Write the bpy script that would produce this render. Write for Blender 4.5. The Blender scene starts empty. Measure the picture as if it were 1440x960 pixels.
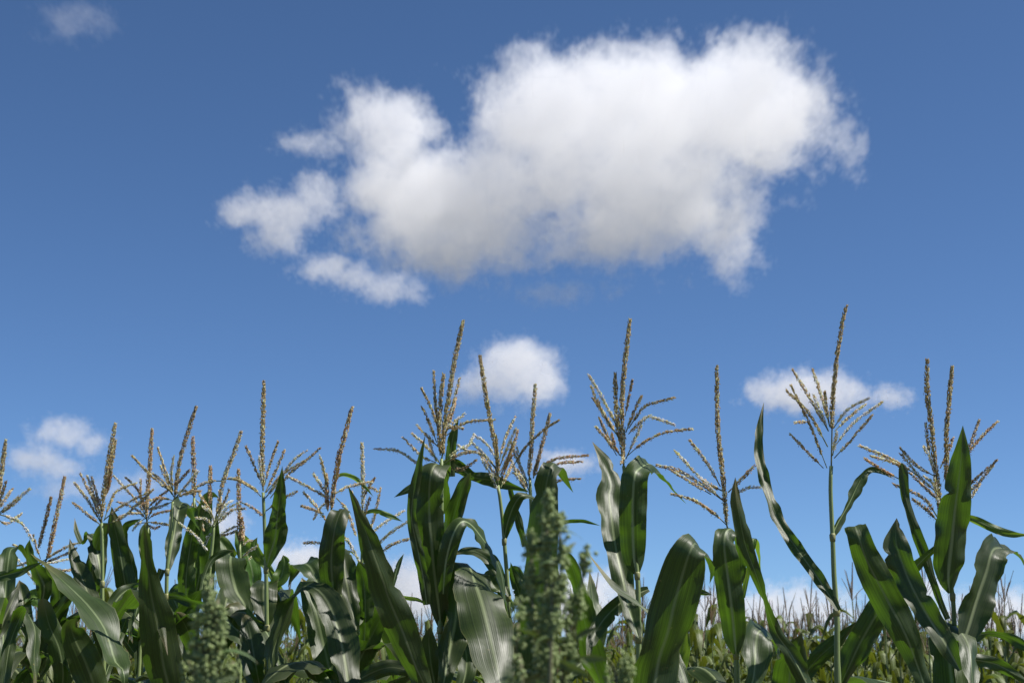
import bpy, bmesh, math, random
from mathutils import Vector, Matrix
S = bpy.context.scene
# ---------------------------------------------------------------- camera, sky, sun, exposure
F = 2260.0                      # focal length in photograph pixels (35 mm on a 22.3 mm sensor)
PITCH = math.radians(11.9)
CAM = Vector((0.0, 0.0, 1.5))
cd = bpy.data.cameras.new('camera'); cam = bpy.data.objects.new('camera', cd)
S.collection.objects.link(cam); S.camera = cam
cam.location = CAM; cam.rotation_euler = (math.pi/2 + PITCH, 0, 0)
cd.sensor_width = 22.3; cd.sensor_fit = 'HORIZONTAL'; cd.lens = 22.3*F/1440
cd.clip_start = 0.05; cd.clip_end = 60000
cd.dof.use_dof = True; cd.dof.focus_distance = 4.0; cd.dof.aperture_fstop = 7.5
SUN_EL, SUN_AZ = math.radians(54), math.radians(97)   # azimuth clockwise from the viewing direction (+Y)
w = bpy.data.worlds.new('World'); S.world = w; w.use_nodes = True
nt = w.node_tree; bg = nt.nodes['Background']
sky = nt.nodes.new('ShaderNodeTexSky'); sky.sky_type = 'NISHITA'; sky.sun_disc = False
sky.sun_elevation = SUN_EL; sky.sun_rotation = SUN_AZ
sky.altitude = 300; sky.air_density = 0.55; sky.dust_density = 0.3; sky.ozone_density = 7.5
tn = nt.nodes.new('ShaderNodeMix'); tn.data_type = 'RGBA'; tn.blend_type = 'MULTIPLY'; tn.inputs[0].default_value = 1.0
tn.inputs[7].default_value = (0.96, 1.04, 1.04, 1.0)          # white balance of the sky
nt.links.new(sky.outputs[0], tn.inputs[6]); nt.links.new(tn.outputs[2], bg.inputs[0]); bg.inputs[1].default_value = 0.093
sd = bpy.data.lights.new('sun', 'SUN'); sun = bpy.data.objects.new('sun', sd); S.collection.objects.link(sun)
sd.energy = 5.0; sd.angle = math.radians(0.5); sd.color = (1.0, 0.95, 0.89)
sv = Vector((math.cos(SUN_EL)*math.sin(SUN_AZ), math.cos(SUN_EL)*math.cos(SUN_AZ), math.sin(SUN_EL)))
sun.rotation_euler = sv.to_track_quat('Z', 'Y').to_euler(); sun.location = (0, 0, 30)
vs = S.view_settings; vs.view_transform = 'Standard'; vs.look = 'None'; vs.exposure = 0.42; vs.gamma = 1.0
S.cycles.max_bounces = 32; S.cycles.diffuse_bounces = 3; S.cycles.glossy_bounces = 2
S.cycles.transmission_bounces = 4; S.cycles.transparent_max_bounces = 8; S.cycles.volume_bounces = 32
S.cycles.volume_step_rate = 4.0; S.cycles.volume_max_steps = 256
S.cycles.pixel_filter_type = 'BLACKMAN_HARRIS'; S.cycles.filter_width = 1.5
S.cycles.use_denoising = True

def P(px, py, Y):
    """point at world distance Y in front of the camera seen at photograph pixel (px, py)"""
    c, s = math.cos(PITCH), math.sin(PITCH)
    u = (480.0 - py)/F; r = (px - 720.0)/F
    d = Vector((r, c - u*s, s + u*c))
    return CAM + d*(Y/d.y)
# ---------------------------------------------------------------- materials
def mat(name):
    m = bpy.data.materials.new(name); m.use_nodes = True
    t = m.node_tree; t.nodes.clear()
    return m, t, t.nodes.new, t.links.new
def setin(n, **k):
    for a, v in k.items():
        n.inputs[a.replace('_', ' ')].default_value = v
def math_node(N, L, op, a, b=None, c=None, clamp=False):
    n = N('ShaderNodeMath'); n.operation = op; n.use_clamp = clamp
    for i, v in enumerate((a, b, c)):
        if v is None: continue
        if isinstance(v, (int, float)): n.inputs[i].default_value = v
        else: L(v, n.inputs[i])
    return n.outputs[0]
def mixc(N, L, f, a, b, mode='MIX'):
    n = N('ShaderNodeMix'); n.data_type = 'RGBA'; n.blend_type = mode
    for s, v in ((0, f), (6, a), (7, b)):
        if isinstance(v, (int, float)): n.inputs[s].default_value = v
        elif isinstance(v, tuple): n.inputs[s].default_value = v + (1,)
        else: L(v, n.inputs[s])
    return n.outputs[2]

def leaf_material(name, dark, light, trans, tfac=0.23, rough=0.50, dry=0.0, spec=0.48):
    m, t, N, L = mat(name)
    o = N('ShaderNodeOutputMaterial'); uv = N('ShaderNodeUVMap'); uv.uv_map = 'uv'
    sep = N('ShaderNodeSeparateXYZ'); L(uv.outputs[0], sep.inputs[0])
    u, v = sep.outputs[0], sep.outputs[1]
    au = math_node(N, L, 'ABSOLUTE', math_node(N, L, 'SUBTRACT', u, 0.5))      # 0 midrib .. .5 margin
    info = N('ShaderNodeObjectInfo')
    comb = N('ShaderNodeCombineXYZ')
    L(math_node(N, L, 'MULTIPLY', u, 26.0), comb.inputs[0]); L(math_node(N, L, 'MULTIPLY', v, 2.2), comb.inputs[1])
    L(math_node(N, L, 'MULTIPLY', info.outputs['Random'], 50.0), comb.inputs[2])
    streak = N('ShaderNodeTexNoise'); setin(streak, Scale=1.0, Detail=4.0, Roughness=0.6); L(comb.outputs[0], streak.inputs['Vector'])
    geo = N('ShaderNodeNewGeometry')
    blotch = N('ShaderNodeTexNoise'); setin(blotch, Scale=9.0, Detail=5.0, Roughness=0.6); L(geo.outputs['Position'], blotch.inputs['Vector'])
    c = mixc(N, L, math_node(N, L, 'MULTIPLY_ADD', streak.outputs[0], 2.2, -0.6, True), dark, light)
    c = mixc(N, L, math_node(N, L, 'MULTIPLY_ADD', blotch.outputs[0], 1.8, -0.75, True), c, light)
    # parallel veins
    vein = math_node(N, L, 'SINE', math_node(N, L, 'MULTIPLY', u, 150.0))
    vein2 = math_node(N, L, 'SINE', math_node(N, L, 'MULTIPLY', u, 47.0))
    vf = math_node(N, L, 'MULTIPLY_ADD', vein, 0.5, 0.5)
    c = mixc(N, L, math_node(N, L, 'MULTIPLY', math_node(N, L, 'MULTIPLY', vf, streak.outputs[0]), 0.09), c, tuple(min(1, x*2.2) for x in light))
    # pale midrib, narrowing to the tip
    wd = math_node(N, L, 'MULTIPLY_ADD', v, -0.045, 0.075)
    rib = math_node(N, L, 'SUBTRACT', 1.0, math_node(N, L, 'DIVIDE', au, wd), None, True)
    rib = math_node(N, L, 'POWER', rib, 0.5)
    ribf = math_node(N, L, 'MULTIPLY', rib, math_node(N, L, 'MULTIPLY_ADD', v, -0.7, 0.95, True))
    c = mixc(N, L, ribf, c, (0.30, 0.36, 0.17))
    # dry yellow margin and specks
    edge = math_node(N, L, 'MULTIPLY_ADD', au, 30.0, -14.2, True)
    c = mixc(N, L, math_node(N, L, 'MULTIPLY', edge, 0.45), c, (0.22, 0.22, 0.08))
    sp = N('ShaderNodeTexNoise'); setin(sp, Scale=60.0, Detail=2.0); L(geo.outputs['Position'], sp.inputs['Vector'])
    spf = math_node(N, L, 'MULTIPLY_ADD', sp.outputs[0], 14.0, -10.1 + dry, True)
    c = mixc(N, L, math_node(N, L, 'MULTIPLY', spf, 0.6), c, (0.25, 0.20, 0.08))
    tipf = math_node(N, L, 'MULTIPLY', math_node(N, L, 'MULTIPLY_ADD', v, 9.0, -8.1, True), math_node(N, L, 'MULTIPLY_ADD', blotch.outputs[0], 3.0, -0.8, True))
    c = mixc(N, L, tipf, c, (0.24, 0.18, 0.08))
    tint = N('ShaderNodeHueSaturation'); L(c, tint.inputs['Color'])
    L(math_node(N, L, 'MULTIPLY_ADD', info.outputs['Random'], 0.03, 0.485), tint.inputs['Hue'])
    L(math_node(N, L, 'MULTIPLY_ADD', info.outputs['Random'], 0.5, 0.75), tint.inputs['Value'])
    b = N('ShaderNodeBsdfPrincipled'); L(tint.outputs[0], b.inputs['Base Color'])
    L(math_node(N, L, 'MULTIPLY_ADD', blotch.outputs[0], 0.24, rough-0.16), b.inputs['Roughness'])
    b.inputs['Specular IOR Level'].default_value = spec
    hgt = math_node(N, L, 'ADD', math_node(N, L, 'MULTIPLY', vf, 0.12), math_node(N, L, 'MULTIPLY', vein2, 0.08))
    hgt = math_node(N, L, 'ADD', hgt, math_node(N, L, 'MULTIPLY', streak.outputs[0], 1.1))
    bp = N('ShaderNodeBump'); setin(bp, Strength=0.3, Distance=0.0018); L(hgt, bp.inputs['Height'])
    L(bp.outputs[0], b.inputs['Normal'])
    tr = N('ShaderNodeBsdfTranslucent')
    tc = mixc(N, L, math_node(N, L, 'MULTIPLY_ADD', streak.outputs[0], 2.8, -0.9, True), tuple(x*0.4 for x in trans), trans)
    tc = mixc(N, L, math_node(N, L, 'MULTIPLY', vf, 0.25), tc, tuple(x*1.6 for x in trans))
    L(tc, tr.inputs['Color'])
    ms = N('ShaderNodeMixShader')
    L(math_node(N, L, 'MULTIPLY', math_node(N, L, 'SUBTRACT', 1.0, math_node(N, L, 'MULTIPLY', ribf, 0.8)), tfac), ms.inputs[0])
    L(b.outputs[0], ms.inputs[1]); L(tr.outputs[0], ms.inputs[2]); L(ms.outputs[0], o.inputs['Surface'])
    return m
def stalk_material(name, a, b_, sc=30.0):
    m, t, N, L = mat(name)
    o = N('ShaderNodeOutputMaterial'); b = N('ShaderNodeBsdfPrincipled'); geo = N('ShaderNodeNewGeometry')
    mp = N('ShaderNodeMapping'); mp.inputs['Scale'].default_value = (6, 6, 0.35); L(geo.outputs['Position'], mp.inputs['Vector'])
    n = N('ShaderNodeTexNoise'); setin(n, Scale=sc, Detail=4.0, Roughness=0.65); L(mp.outputs[0], n.inputs['Vector'])
    c = mixc(N, L, math_node(N, L, 'MULTIPLY_ADD', n.outputs[0], 2.4, -0.7, True), a, b_)
    L(c, b.inputs['Base Color']); setin(b, Roughness=0.5)
    bp = N('ShaderNodeBump'); setin(bp, Strength=0.4, Distance=0.001); L(n.outputs[0], bp.inputs['Height']); L(bp.outputs[0], b.inputs['Normal'])
    L(b.outputs[0], o.inputs['Surface']); return m
def flower_material(name):
    m, t, N, L = mat(name)
    o = N('ShaderNodeOutputMaterial'); b = N('ShaderNodeBsdfPrincipled')
    at = N('ShaderNodeAttribute'); at.attribute_name = 'tint'
    L(at.outputs['Color'], b.inputs['Base Color']); setin(b, Roughness=0.7)
    tr = N('ShaderNodeBsdfTranslucent'); L(at.outputs['Color'], tr.inputs['Color'])
    ms = N('ShaderNodeMixShader'); ms.inputs[0].default_value = 0.42
    L(b.outputs[0], ms.inputs[1]); L(tr.outputs[0], ms.inputs[2]); L(ms.outputs[0], o.inputs['Surface']); return m
M_LEAF = leaf_material('corn_leaf', (0.017, 0.030, 0.007), (0.040, 0.060, 0.015), (0.17, 0.37, 0.02))
M_LEAFY = leaf_material('young_corn_leaf', (0.05, 0.11, 0.02), (0.09, 0.17, 0.03), (0.24, 0.40, 0.03), 0.45)
M_FARLEAF = leaf_material('far_corn_leaf', (0.042, 0.066, 0.010), (0.105, 0.135, 0.024), (0.24, 0.30, 0.02), 0.28, 0.5, 0.0, 0.3)
M_STALK = stalk_material('corn_stalk', (0.14, 0.20, 0.065), (0.27, 0.33, 0.12))
M_COLLAR = stalk_material('leaf_collar', (0.19, 0.21, 0.07), (0.30, 0.29, 0.12))
M_FLOWER = flower_material('tassel_flower')
M_FARFLOWER = stalk_material('far_tassel', (0.13, 0.085, 0.045), (0.24, 0.175, 0.09))
M_FARSTALK = stalk_material('far_stalk', (0.10, 0.15, 0.05), (0.18, 0.22, 0.08))

# ---------------------------------------------------------------- geometry helpers
def spline(pts, n):
    """Catmull-Rom through tuples/Vectors of equal length, n+1 samples, even in arc length over the first three values"""
    k = len(pts); d = len(pts[0]); fine = []
    for i in range(k-1):
        p0 = pts[max(i-1, 0)]; p1 = pts[i]; p2 = pts[i+1]; p3 = pts[min(i+2, k-1)]
        for j in range(12):
            t = j/12.0; a = []
            for q in range(d):
                a.append(0.5*(2*p1[q] + (p2[q]-p0[q])*t + (2*p0[q]-5*p1[q]+4*p2[q]-p3[q])*t*t + (3*p1[q]-p0[q]-3*p2[q]+p3[q])*t**3))
            fine.append(a)
    fine.append(list(pts[-1]))
    cum = [0.0]
    for a, b in zip(fine, fine[1:]):
        cum.append(cum[-1] + math.sqrt(sum((a[q]-b[q])**2 for q in range(3))))
    out = []; j = 0
    for i in range(n+1):
        s = cum[-1]*i/n
        while j < len(cum)-2 and cum[j+1] < s: j += 1
        t = (s-cum[j])/max(1e-9, cum[j+1]-cum[j])
        out.append([fine[j][q]*(1-t)+fine[j+1][q]*t for q in range(d)])
    return out, cum[-1]
def link(name, verts, faces, mats, parent=None, org=None, uvs=None, mi=None, tint=None, smooth=True):
    me = bpy.data.meshes.new(name)
    if org is not None: verts = [v - org for v in verts]
    me.from_pydata([tuple(v) for v in verts], [], faces)
    for m in (mats if isinstance(mats, (list, tuple)) else [mats]): me.materials.append(m)
    if mi: me.polygons.foreach_set('material_index', mi)
    if uvs:
        ul = me.uv_layers.new(name='uv'); flat = []
        for l in me.loops: flat.extend(uvs[l.vertex_index])
        ul.data.foreach_set('uv', flat)
    if tint:
        ca = me.color_attributes.new('tint', 'FLOAT_COLOR', 'POINT'); flat = []
        for c in tint: flat.extend((c[0], c[1], c[2], 1.0))
        ca.data.foreach_set('color', flat)
    if smooth: me.polygons.foreach_set('use_smooth', [True]*len(me.polygons))
    me.update()
    o = bpy.data.objects.new(name, me); S.collection.objects.link(o)
    if parent is not None: o.parent = parent
    return o
def tag(o, label=None, cat=None, group=None, kind=None):
    if label: o['label'] = label
    if cat: o['category'] = cat
    if group: o['group'] = group
    if kind: o['kind'] = kind
    return o
def thing(name, label, cat, loc, group=None):
    o = bpy.data.objects.new(name, None); S.collection.objects.link(o); o.location = loc
    o.empty_display_size = 0.1
    return tag(o, label, cat, group)
def frames(pos, side0):
    """parallel transported (tangent, side, normal) along positions"""
    n = len(pos); tg = []
    for i in range(n):
        t = pos[min(i+1, n-1)] - pos[max(i-1, 0)]
        tg.append(t.normalized() if t.length > 1e-9 else Vector((0, 0, 1)))
    s = (side0 - tg[0]*side0.dot(tg[0])).normalized(); out = []
    for i in range(n):
        s = s - tg[i]*s.dot(tg[i])
        s = s.normalized() if s.length > 1e-6 else tg[i].orthogonal().normalized()
        out.append((tg[i], s, s.cross(tg[i])))
    return out
def leaf_geo(rows, side0, fold, wave, rnd, nseg=30, ncr=8, curl=0.0):
    """rows: (x, y, z, width, roll in degrees) base to tip; returns verts, faces, uvs"""
    sm, length = spline(rows, nseg)
    pos = [Vector(r[:3]) for r in sm]
    fr = frames(pos, side0)
    V = []; U = []; Fc = []
    ph1, ph2 = rnd.uniform(0, 6.3), rnd.uniform(0, 6.3)
    k1 = length/rnd.uniform(0.10, 0.16)*6.28; k2 = length/rnd.uniform(0.035, 0.055)*6.28
    b1, b2, b3 = rnd.uniform(0, 6.3), rnd.uniform(0, 6.3), rnd.uniform(0, 6.3)
    kb = length/rnd.uniform(0.16, 0.28)*6.28; tw = rnd.uniform(6, 15)
    bites = [(rnd.uniform(.15, .95), rnd.choice((-1, 1)), rnd.uniform(.1, .45), rnd.uniform(.006, .016)) for _ in range(rnd.randint(0, 4))] if nseg > 30 else []
    for i, r in enumerate(sm):
        t, s, n = fr[i]
        a = math.radians(r[4] + tw*math.sin(kb*0.6*i/nseg + b3)*math.sin(min(1.0, i/nseg*3)*1.57)); ss = s*math.cos(a) + n*math.sin(a); nn = n*math.cos(a) - s*math.sin(a)
        w = max(r[3], 0.0006)*0.5; v = i/nseg
        fl = fold*(1.0 - 0.55*v)
        for j in range(ncr+1):
            u = 2.0*j/ncr - 1.0; au = abs(u)
            off = w*fl*(au**1.25)
            wv = wave*min(1, w/0.02)*au**2.2*(math.sin(k1*v + ph1 + (2.2 if u > 0 else 0)) + 0.35*math.sin(k2*v + ph2 + (1.1 if u > 0 else 0)))
            off += wv*math.sin(min(1, v*5)*1.57)*(1 - v**6)
            off -= 0.0016*(1-au*6 if au < 0.16 else 0)*(1-v)              # raised midrib on the underside
            off += min(w*0.22, 0.0055)*math.sin(kb*v + b1 + u*1.7)*math.sin(2.3*u + b2 + 3*v)*min(1, v*4)
            off += curl*w*u*math.sin(v*5 + ph1)
            wu = w*u
            for (bv, bs, bd, bw) in bites:
                if bs*u > 0: wu *= 1 - bd*math.exp(-((v-bv)/bw)**2)
            V.append(pos[i] + ss*(wu*(1.0-0.13*fl*fl)) + nn*off); U.append((j/ncr, v))
    for i in range(nseg):
        for j in range(ncr):
            a = i*(ncr+1)+j
            Fc.append((a, a+1, a+ncr+2, a+ncr+1))
    return V, Fc, U
def tube_geo(pts, radii, ns=8, cap=True):
    fr = frames(pts, Vector((1, 0.1, 0.05))); V = []; Fc = []
    for p, r, (t, s, n) in zip(pts, radii, fr):
        for k in range(ns):
            a = 6.2832*k/ns; V.append(p + s*(r*math.cos(a)) + n*(r*math.sin(a)))
    for i in range(len(pts)-1):
        for k in range(ns):
            a = i*ns+k; b = i*ns+(k+1) % ns
            Fc.append((a, b, b+ns, a+ns))
    if cap: Fc.append(tuple(range(len(V)-ns, len(V)))); Fc.append(tuple(range(ns-1, -1, -1)))
    return V, Fc
PAL = dict(
    olive=[(0.24, 0.20, 0.10), (0.31, 0.26, 0.14), (0.42, 0.35, 0.21), (0.17, 0.14, 0.075), (0.22, 0.21, 0.10)],
    tan=[(0.38, 0.30, 0.17), (0.48, 0.39, 0.24), (0.28, 0.22, 0.12), (0.22, 0.18, 0.09), (0.56, 0.48, 0.32)],
    pale=[(0.56, 0.50, 0.33), (0.66, 0.60, 0.44), (0.44, 0.36, 0.22), (0.34, 0.33, 0.17), (0.62, 0.55, 0.40)],
    brown=[(0.28, 0.20, 0.11), (0.36, 0.26, 0.15), (0.19, 0.13, 0.075), (0.45, 0.34, 0.21), (0.24, 0.19, 0.10)],
    dark=[(0.19, 0.155, 0.10), (0.26, 0.21, 0.13), (0.15, 0.125, 0.075), (0.36, 0.29, 0.19), (0.20, 0.18, 0.09)])
class Buf:
    def __init__(s): s.V = []; s.F = []; s.T = []
    def add(s, V, Fc, col):
        o = len(s.V); s.V += V; s.F += [tuple(i+o for i in f) for f in Fc]; s.T += [col]*len(V)
def spikelet(buf, p, d, side, length, rad, col):
    n = d.cross(side).normalized(); s = n.cross(d).normalized()
    m = p + d*(length*0.45)
    V = [p, m + s*rad, m + n*rad*0.8, m - s*rad, m - n*rad*0.8, p + d*length]
    buf.add(V, [(0, 2, 1), (0, 3, 2), (0, 4, 3), (0, 1, 4), (5, 1, 2), (5, 2, 3), (5, 3, 4), (5, 4, 1)], col)
def flower_spike(buf, pts, diam, pal, rnd, start=0.06, spread=0.24, around=6, step=0.0052, anther=0.12, size=1.0):
    """a rachis clothed in spikelets; pts world positions base to tip"""
    sm, length = spline([tuple(p) for p in pts], max(6, int(len(pts)*6)))
    pos = [Vector(r) for r in sm]
    pal = PAL[pal]
    V, Fc = tube_geo(pos, [max(0.0008, diam*0.17*(1-0.6*i/len(pos))) for i in range(len(pos))], 5)
    g = rnd.choice(((0.20, 0.24, 0.10), (0.24, 0.25, 0.12)))
    buf.add(V, Fc, g)
    fr = frames(pos, Vector((1, 0.2, 0.1)))
    n = max(4, int(length*(1-start)/step)); m = len(pos)-1
    for i in range(n):
        q = start + (1-start)*(i + rnd.random()*0.6)/n
        f = min(q*m, m-0.001); k = int(f); t = f-k
        p = pos[k].lerp(pos[k+1], t); T, s, nn = fr[k]
        env = min(1.0, 0.55 + (q-start)*6)*(1.0 if q < 0.8 else 1.0 - (q-0.8)*2.4)
        for a in range(around):
            if rnd.random() < 0.14: continue
            an = 6.2832*(a + 0.5*(i % 2))/around + rnd.uniform(-.35, .35)
            rad = s*math.cos(an) + nn*math.sin(an)
            d = (T + rad*spread*rnd.uniform(0.6, 1.5)).normalized()
            ln = rnd.uniform(0.0075, 0.0105)*size
            c = rnd.choice(pal); g0 = rnd.uniform(1.6, 2.8); c = tuple(min(.8, x*g0*q) for x, q in zip(c, (1.06, 1.0, 0.96)))
            spikelet(buf, p + rad*diam*0.5*env*rnd.uniform(0.35, 0.75), d, T.cross(rad), ln, ln*0.25, c)
            if rnd.random() < anther:
                dd = (rad*0.7 + Vector((rnd.uniform(-.4, .4), rnd.uniform(-.4, .4), -0.8))).normalized()
                spikelet(buf, p + rad*diam*0.5*env, dd, T, rnd.uniform(0.004, 0.007), 0.0008, tuple(x*rnd.uniform(1.0, 1.5) for x in rnd.choice(pal)))

# ---------------------------------------------------------------- the near corn plants
VIEW = Vector((0, math.cos(PITCH), math.sin(PITCH)))
class Plant:
    def __init__(self, label, Y, stalk, seed, r0=0.0115, r1=0.0042, part_mat=None):
        self.rnd = random.Random(seed); self.Y = Y
        top = [P(x, y, Y) for (x, y) in stalk]                     # traced from the tassel downwards
        low = top[-1]; foot = Vector((low.x + self.rnd.uniform(-.03, .03), Y + self.rnd.uniform(-.04, .04), 0.0))
        self.root = thing('corn_plant', label, 'corn plant', foot, 'tall corn plants in the near row')
        self.foot = foot
        chain = [foot, foot.lerp(low, 0.35) + Vector((self.rnd.uniform(-.01, .01), 0, 0)), foot.lerp(low, 0.72)] + top[::-1]
        chain = [tuple(c) for c in chain]
        sm, ln = spline(chain, 70); self.axis = [Vector(c) for c in sm]
        nodes = [0.10, 0.17, 0.24, 0.32, 0.40, 0.48, 0.57, 0.66, 0.75]
        rad = []
        for i, p in enumerate(self.axis):
            v = i/70.0
            r = r0*(1-v)**0.8 + r1*(1-(1-v)**0.8)
            for nd in nodes:
                if abs(v-nd) < 0.008: r *= 1.13
            rad.append(r)
        V, Fc = tube_geo(self.axis, rad, 9)
        link('stalk', V, Fc, M_STALK, self.root, foot)
        self.rad = rad
    def at(self, z):
        a = self.axis
        for i in range(len(a)-1):
            if a[i].z <= z <= a[i+1].z:
                return a[i].lerp(a[i+1], (z-a[i].z)/max(1e-6, a[i+1].z-a[i].z))
        return a[-1] if z > a[-1].z else a[0]
    def collar(self, p):
        i = min(range(len(self.axis)), key=lambda k: (self.axis[k]-p).length)
        r = self.rad[i]*1.25
        V, Fc = tube_geo([p + Vector((0, 0, -0.012)), p + Vector((0, 0, -0.004)), p + Vector((0, 0, 0.004)), p + Vector((0, 0, 0.008))], [r*0.9, r*1.05, r*1.08, r*0.75], 9)
        link('leaf_collar', V, Fc, M_COLLAR, self.root, self.foot)
    def leaf(self, pts, tilt=0.0, dy=0.0, roll=0.0, fold=None, wave=0.009, m=None, collar=False, bow=0.0, name='leaf', curl=0.0):
        """pts: (px, py, width px[, extra dY[, roll]]) base to tip. tilt > 0: upper face turned to the sky"""
        rnd = self.rnd; rows = []
        z0 = P(pts[0][0], pts[0][1], self.Y).z
        n = len(pts)
        roll = roll + rnd.uniform(-8, 8) - (20 if tilt >= 0.3 else 0)
        for i, q in enumerate(pts):
            x, y, wd = q[:3]; e = q[3] if len(q) > 3 else 0.0; rr = q[4] if len(q) > 4 else 0.0
            Y = self.Y + dy + e
            zz = P(x, y, Y).z
            Y += tilt*(zz - z0) + bow*math.sin(math.pi*i/(n-1))
            p = P(x, y, Y); rows.append((p.x, p.y, p.z, wd*Y/F, roll + rr))
        if pts[0][1] > 945 or pts[0][2] > 12:                        # carry the base on to the stalk
            b = Vector(rows[0][:3]); w0 = rows[0][3]
            dist = math.hypot(b.x - self.foot.x, b.y - self.foot.y)
            zs = max(0.25, b.z - max(0.10, 0.8*dist))
            s = self.at(zs)
            rows = [(s.x, s.y, s.z, min(w0, 0.022), rows[0][4])] + ([tuple(s.lerp(b, 0.55)) + (w0*0.8, rows[0][4])] if dist > 0.12 else []) + rows
        t0 = Vector(rows[1][:3]) - Vector(rows[0][:3])
        tv = P(pts[1][0], pts[1][1], self.Y) - P(pts[0][0], pts[0][1], self.Y)
        side = VIEW.cross(tv)
        if side.length < 1e-6: side = Vector((1, 0, 0))
        V, Fc, U = leaf_geo(rows, side.normalized(), (rnd.uniform(0.18, 0.42) if fold is None else fold)*(1 if tilt >= 0 else -1), wave, rnd, 50, 8, curl)
        o = link(name, V, Fc, m or M_LEAF, self.root, self.foot, U)
        if collar: self.collar(self.at(Vector(rows[0][:3]).z))
        return o
    def free_leaf(self, z, az, length, rise, droop, width, m=None):
        rnd = self.rnd; s = self.at(z); rows = []
        d = Vector((math.sin(az), math.cos(az), 0))
        bend = rnd.uniform(-.25, .25)
        for i in range(8):
            v = i/7.0
            r = length*(v*0.85 - 0.12*v*v)
            p = s + d*r + Vector((-d.y, d.x, 0))*(bend*length*v*v) + Vector((0, 0, rise*math.sin(min(1, v*1.05)*1.9)*0.75 - droop*v**2.4))
            w_ = width*(0.35 + 2.2*v if v < 0.3 else 1.0 - max(0, (v-0.45)/0.55)**1.7)
            rows.append((p.x, p.y, p.z, min(width, max(0.0, w_)), rnd.uniform(-10, 10)))
        V, Fc, U = leaf_geo(rows, Vector((-d.y, d.x, 0)), rnd.uniform(.2, .45), 0.007, rnd, 26, 6)
        return link('leaf', V, Fc, m or M_LEAF, self.root, self.foot, U)
    def fill(self, n, ztop, zlow=0.35, azs=None):
        """the lower leaves, mostly below the picture"""
        rnd = self.rnd; a = rnd.uniform(0, 6.3)
        for i in range(n):
            a += math.pi + rnd.uniform(-.5, .5)
            z = zlow + (ztop - zlow)*i/max(1, n-1)
            self.free_leaf(z, a, rnd.uniform(0.55, 0.8), rnd.uniform(0.18, 0.30), rnd.uniform(0.2, 0.5), rnd.uniform(0.055, 0.085))
    def tassel(self, spikes, branches, pal='olive', bpal='tan', diam=10.0, bdiam=7.0):
        rnd = self.rnd; Y = self.Y
        root = None
        for i, sp in enumerate(spikes):
            px = [(q[0], q[1]) for q in sp if not isinstance(q, str)]
            pl = sp[-1] if isinstance(sp[-1], str) else pal
            dd = (diam if i == 0 else diam*0.85)*0.78*Y/F
            b = Buf(); pts = [P(x, y, Y + (0.02*i*rnd.uniform(-1, 1) + 0.0)) for x, y in px]
            st0 = 0.03
            if i == 0:
                tp = self.axis[-1]; gap = (pts[0]-tp).length
                tot = sum((b_-a_).length for a_, b_ in zip(pts, pts[1:])) + gap
                if gap > 0.004: pts = [tp] + pts; st0 = max(st0, gap/tot)
            flower_spike(b, pts, dd, pl, rnd, start=st0, around=7 if dd > 0.012 else 6, step=0.0048)
            if root is None:
                root = link('tassel', b.V, b.F, M_FLOWER, self.root, self.foot, tint=b.T, smooth=False)
            else:
                link('tassel_spike', b.V, b.F, M_FLOWER, root, None if False else self.foot, tint=b.T, smooth=False)
        for br in branches:
            px = [(q[0], q[1]) for q in br if not isinstance(q, str)]
            pl = br[-1] if isinstance(br[-1], str) else bpal
            dep = rnd.uniform(-0.07, 0.07); k = len(px)-1
            pts = [P(x, y, Y + dep*(i/k)) for i, (x, y) in enumerate(px)]
            b = Buf()
            flower_spike(b, pts, bdiam*0.66*rnd.uniform(0.85, 1.2)*Y/F, pl, rnd, start=0.14, spread=0.16, around=3, step=0.0046, anther=0.22, size=1.0)
            link('tassel_branch', b.V, b.F, M_FLOWER, root, self.foot, tint=b.T, smooth=False)
# ---- left edge
A = Plant('corn plant cut off by the left edge, slim spike over drooping leaves', 4.1, [(-4, 725), (-6, 800), (-6, 900)], 1)
A.tassel([[(-3, 705), (2, 665), (8, 620)]], [[(-3, 715), (3, 695), (8, 678), 'dark'], [(-3, 718), (8, 700), (17, 688), 'dark'], [(-3, 722), (20, 704), (42, 687), 'pale'],
    [(-3, 724), (15, 712), (28, 700), 'tan'], [(-4, 722), (15, 728), (32, 737), (45, 758), 'pale'], [(-4, 715), (-22, 690), (-30, 670)], [(-3, 730), (10, 735), (30, 722), 'tan']], 'olive', 'tan', 9.0)
A.leaf([(3, 930, 14), (5, 880, 22), (8, 830, 25), (12, 790, 25), (16, 770, 22, .03), (28, 772, 14, .08), (36, 783, 9, .1), (43, 796, 0, .12)], 0.45)
A.leaf([(-20, 816, 8), (0, 810, 13), (28, 803, 12), (46, 795, 8), (60, 790, 0)], 0.8, dy=-0.15)
A.leaf([(2, 985, 16), (14, 905, 18), (28, 868, 20), (38, 858, 18, -.04), (47, 885, 24, -.09), (50, 925, 24, -.12), (50, 990, 8, -.14)], 0.2, dy=-0.2)
A.leaf([(-6, 900, 8), (6, 870, 22), (18, 843, 16), (27, 822, 0)], 0.6, m=M_LEAF)
A.fill(8, 1.62)
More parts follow.
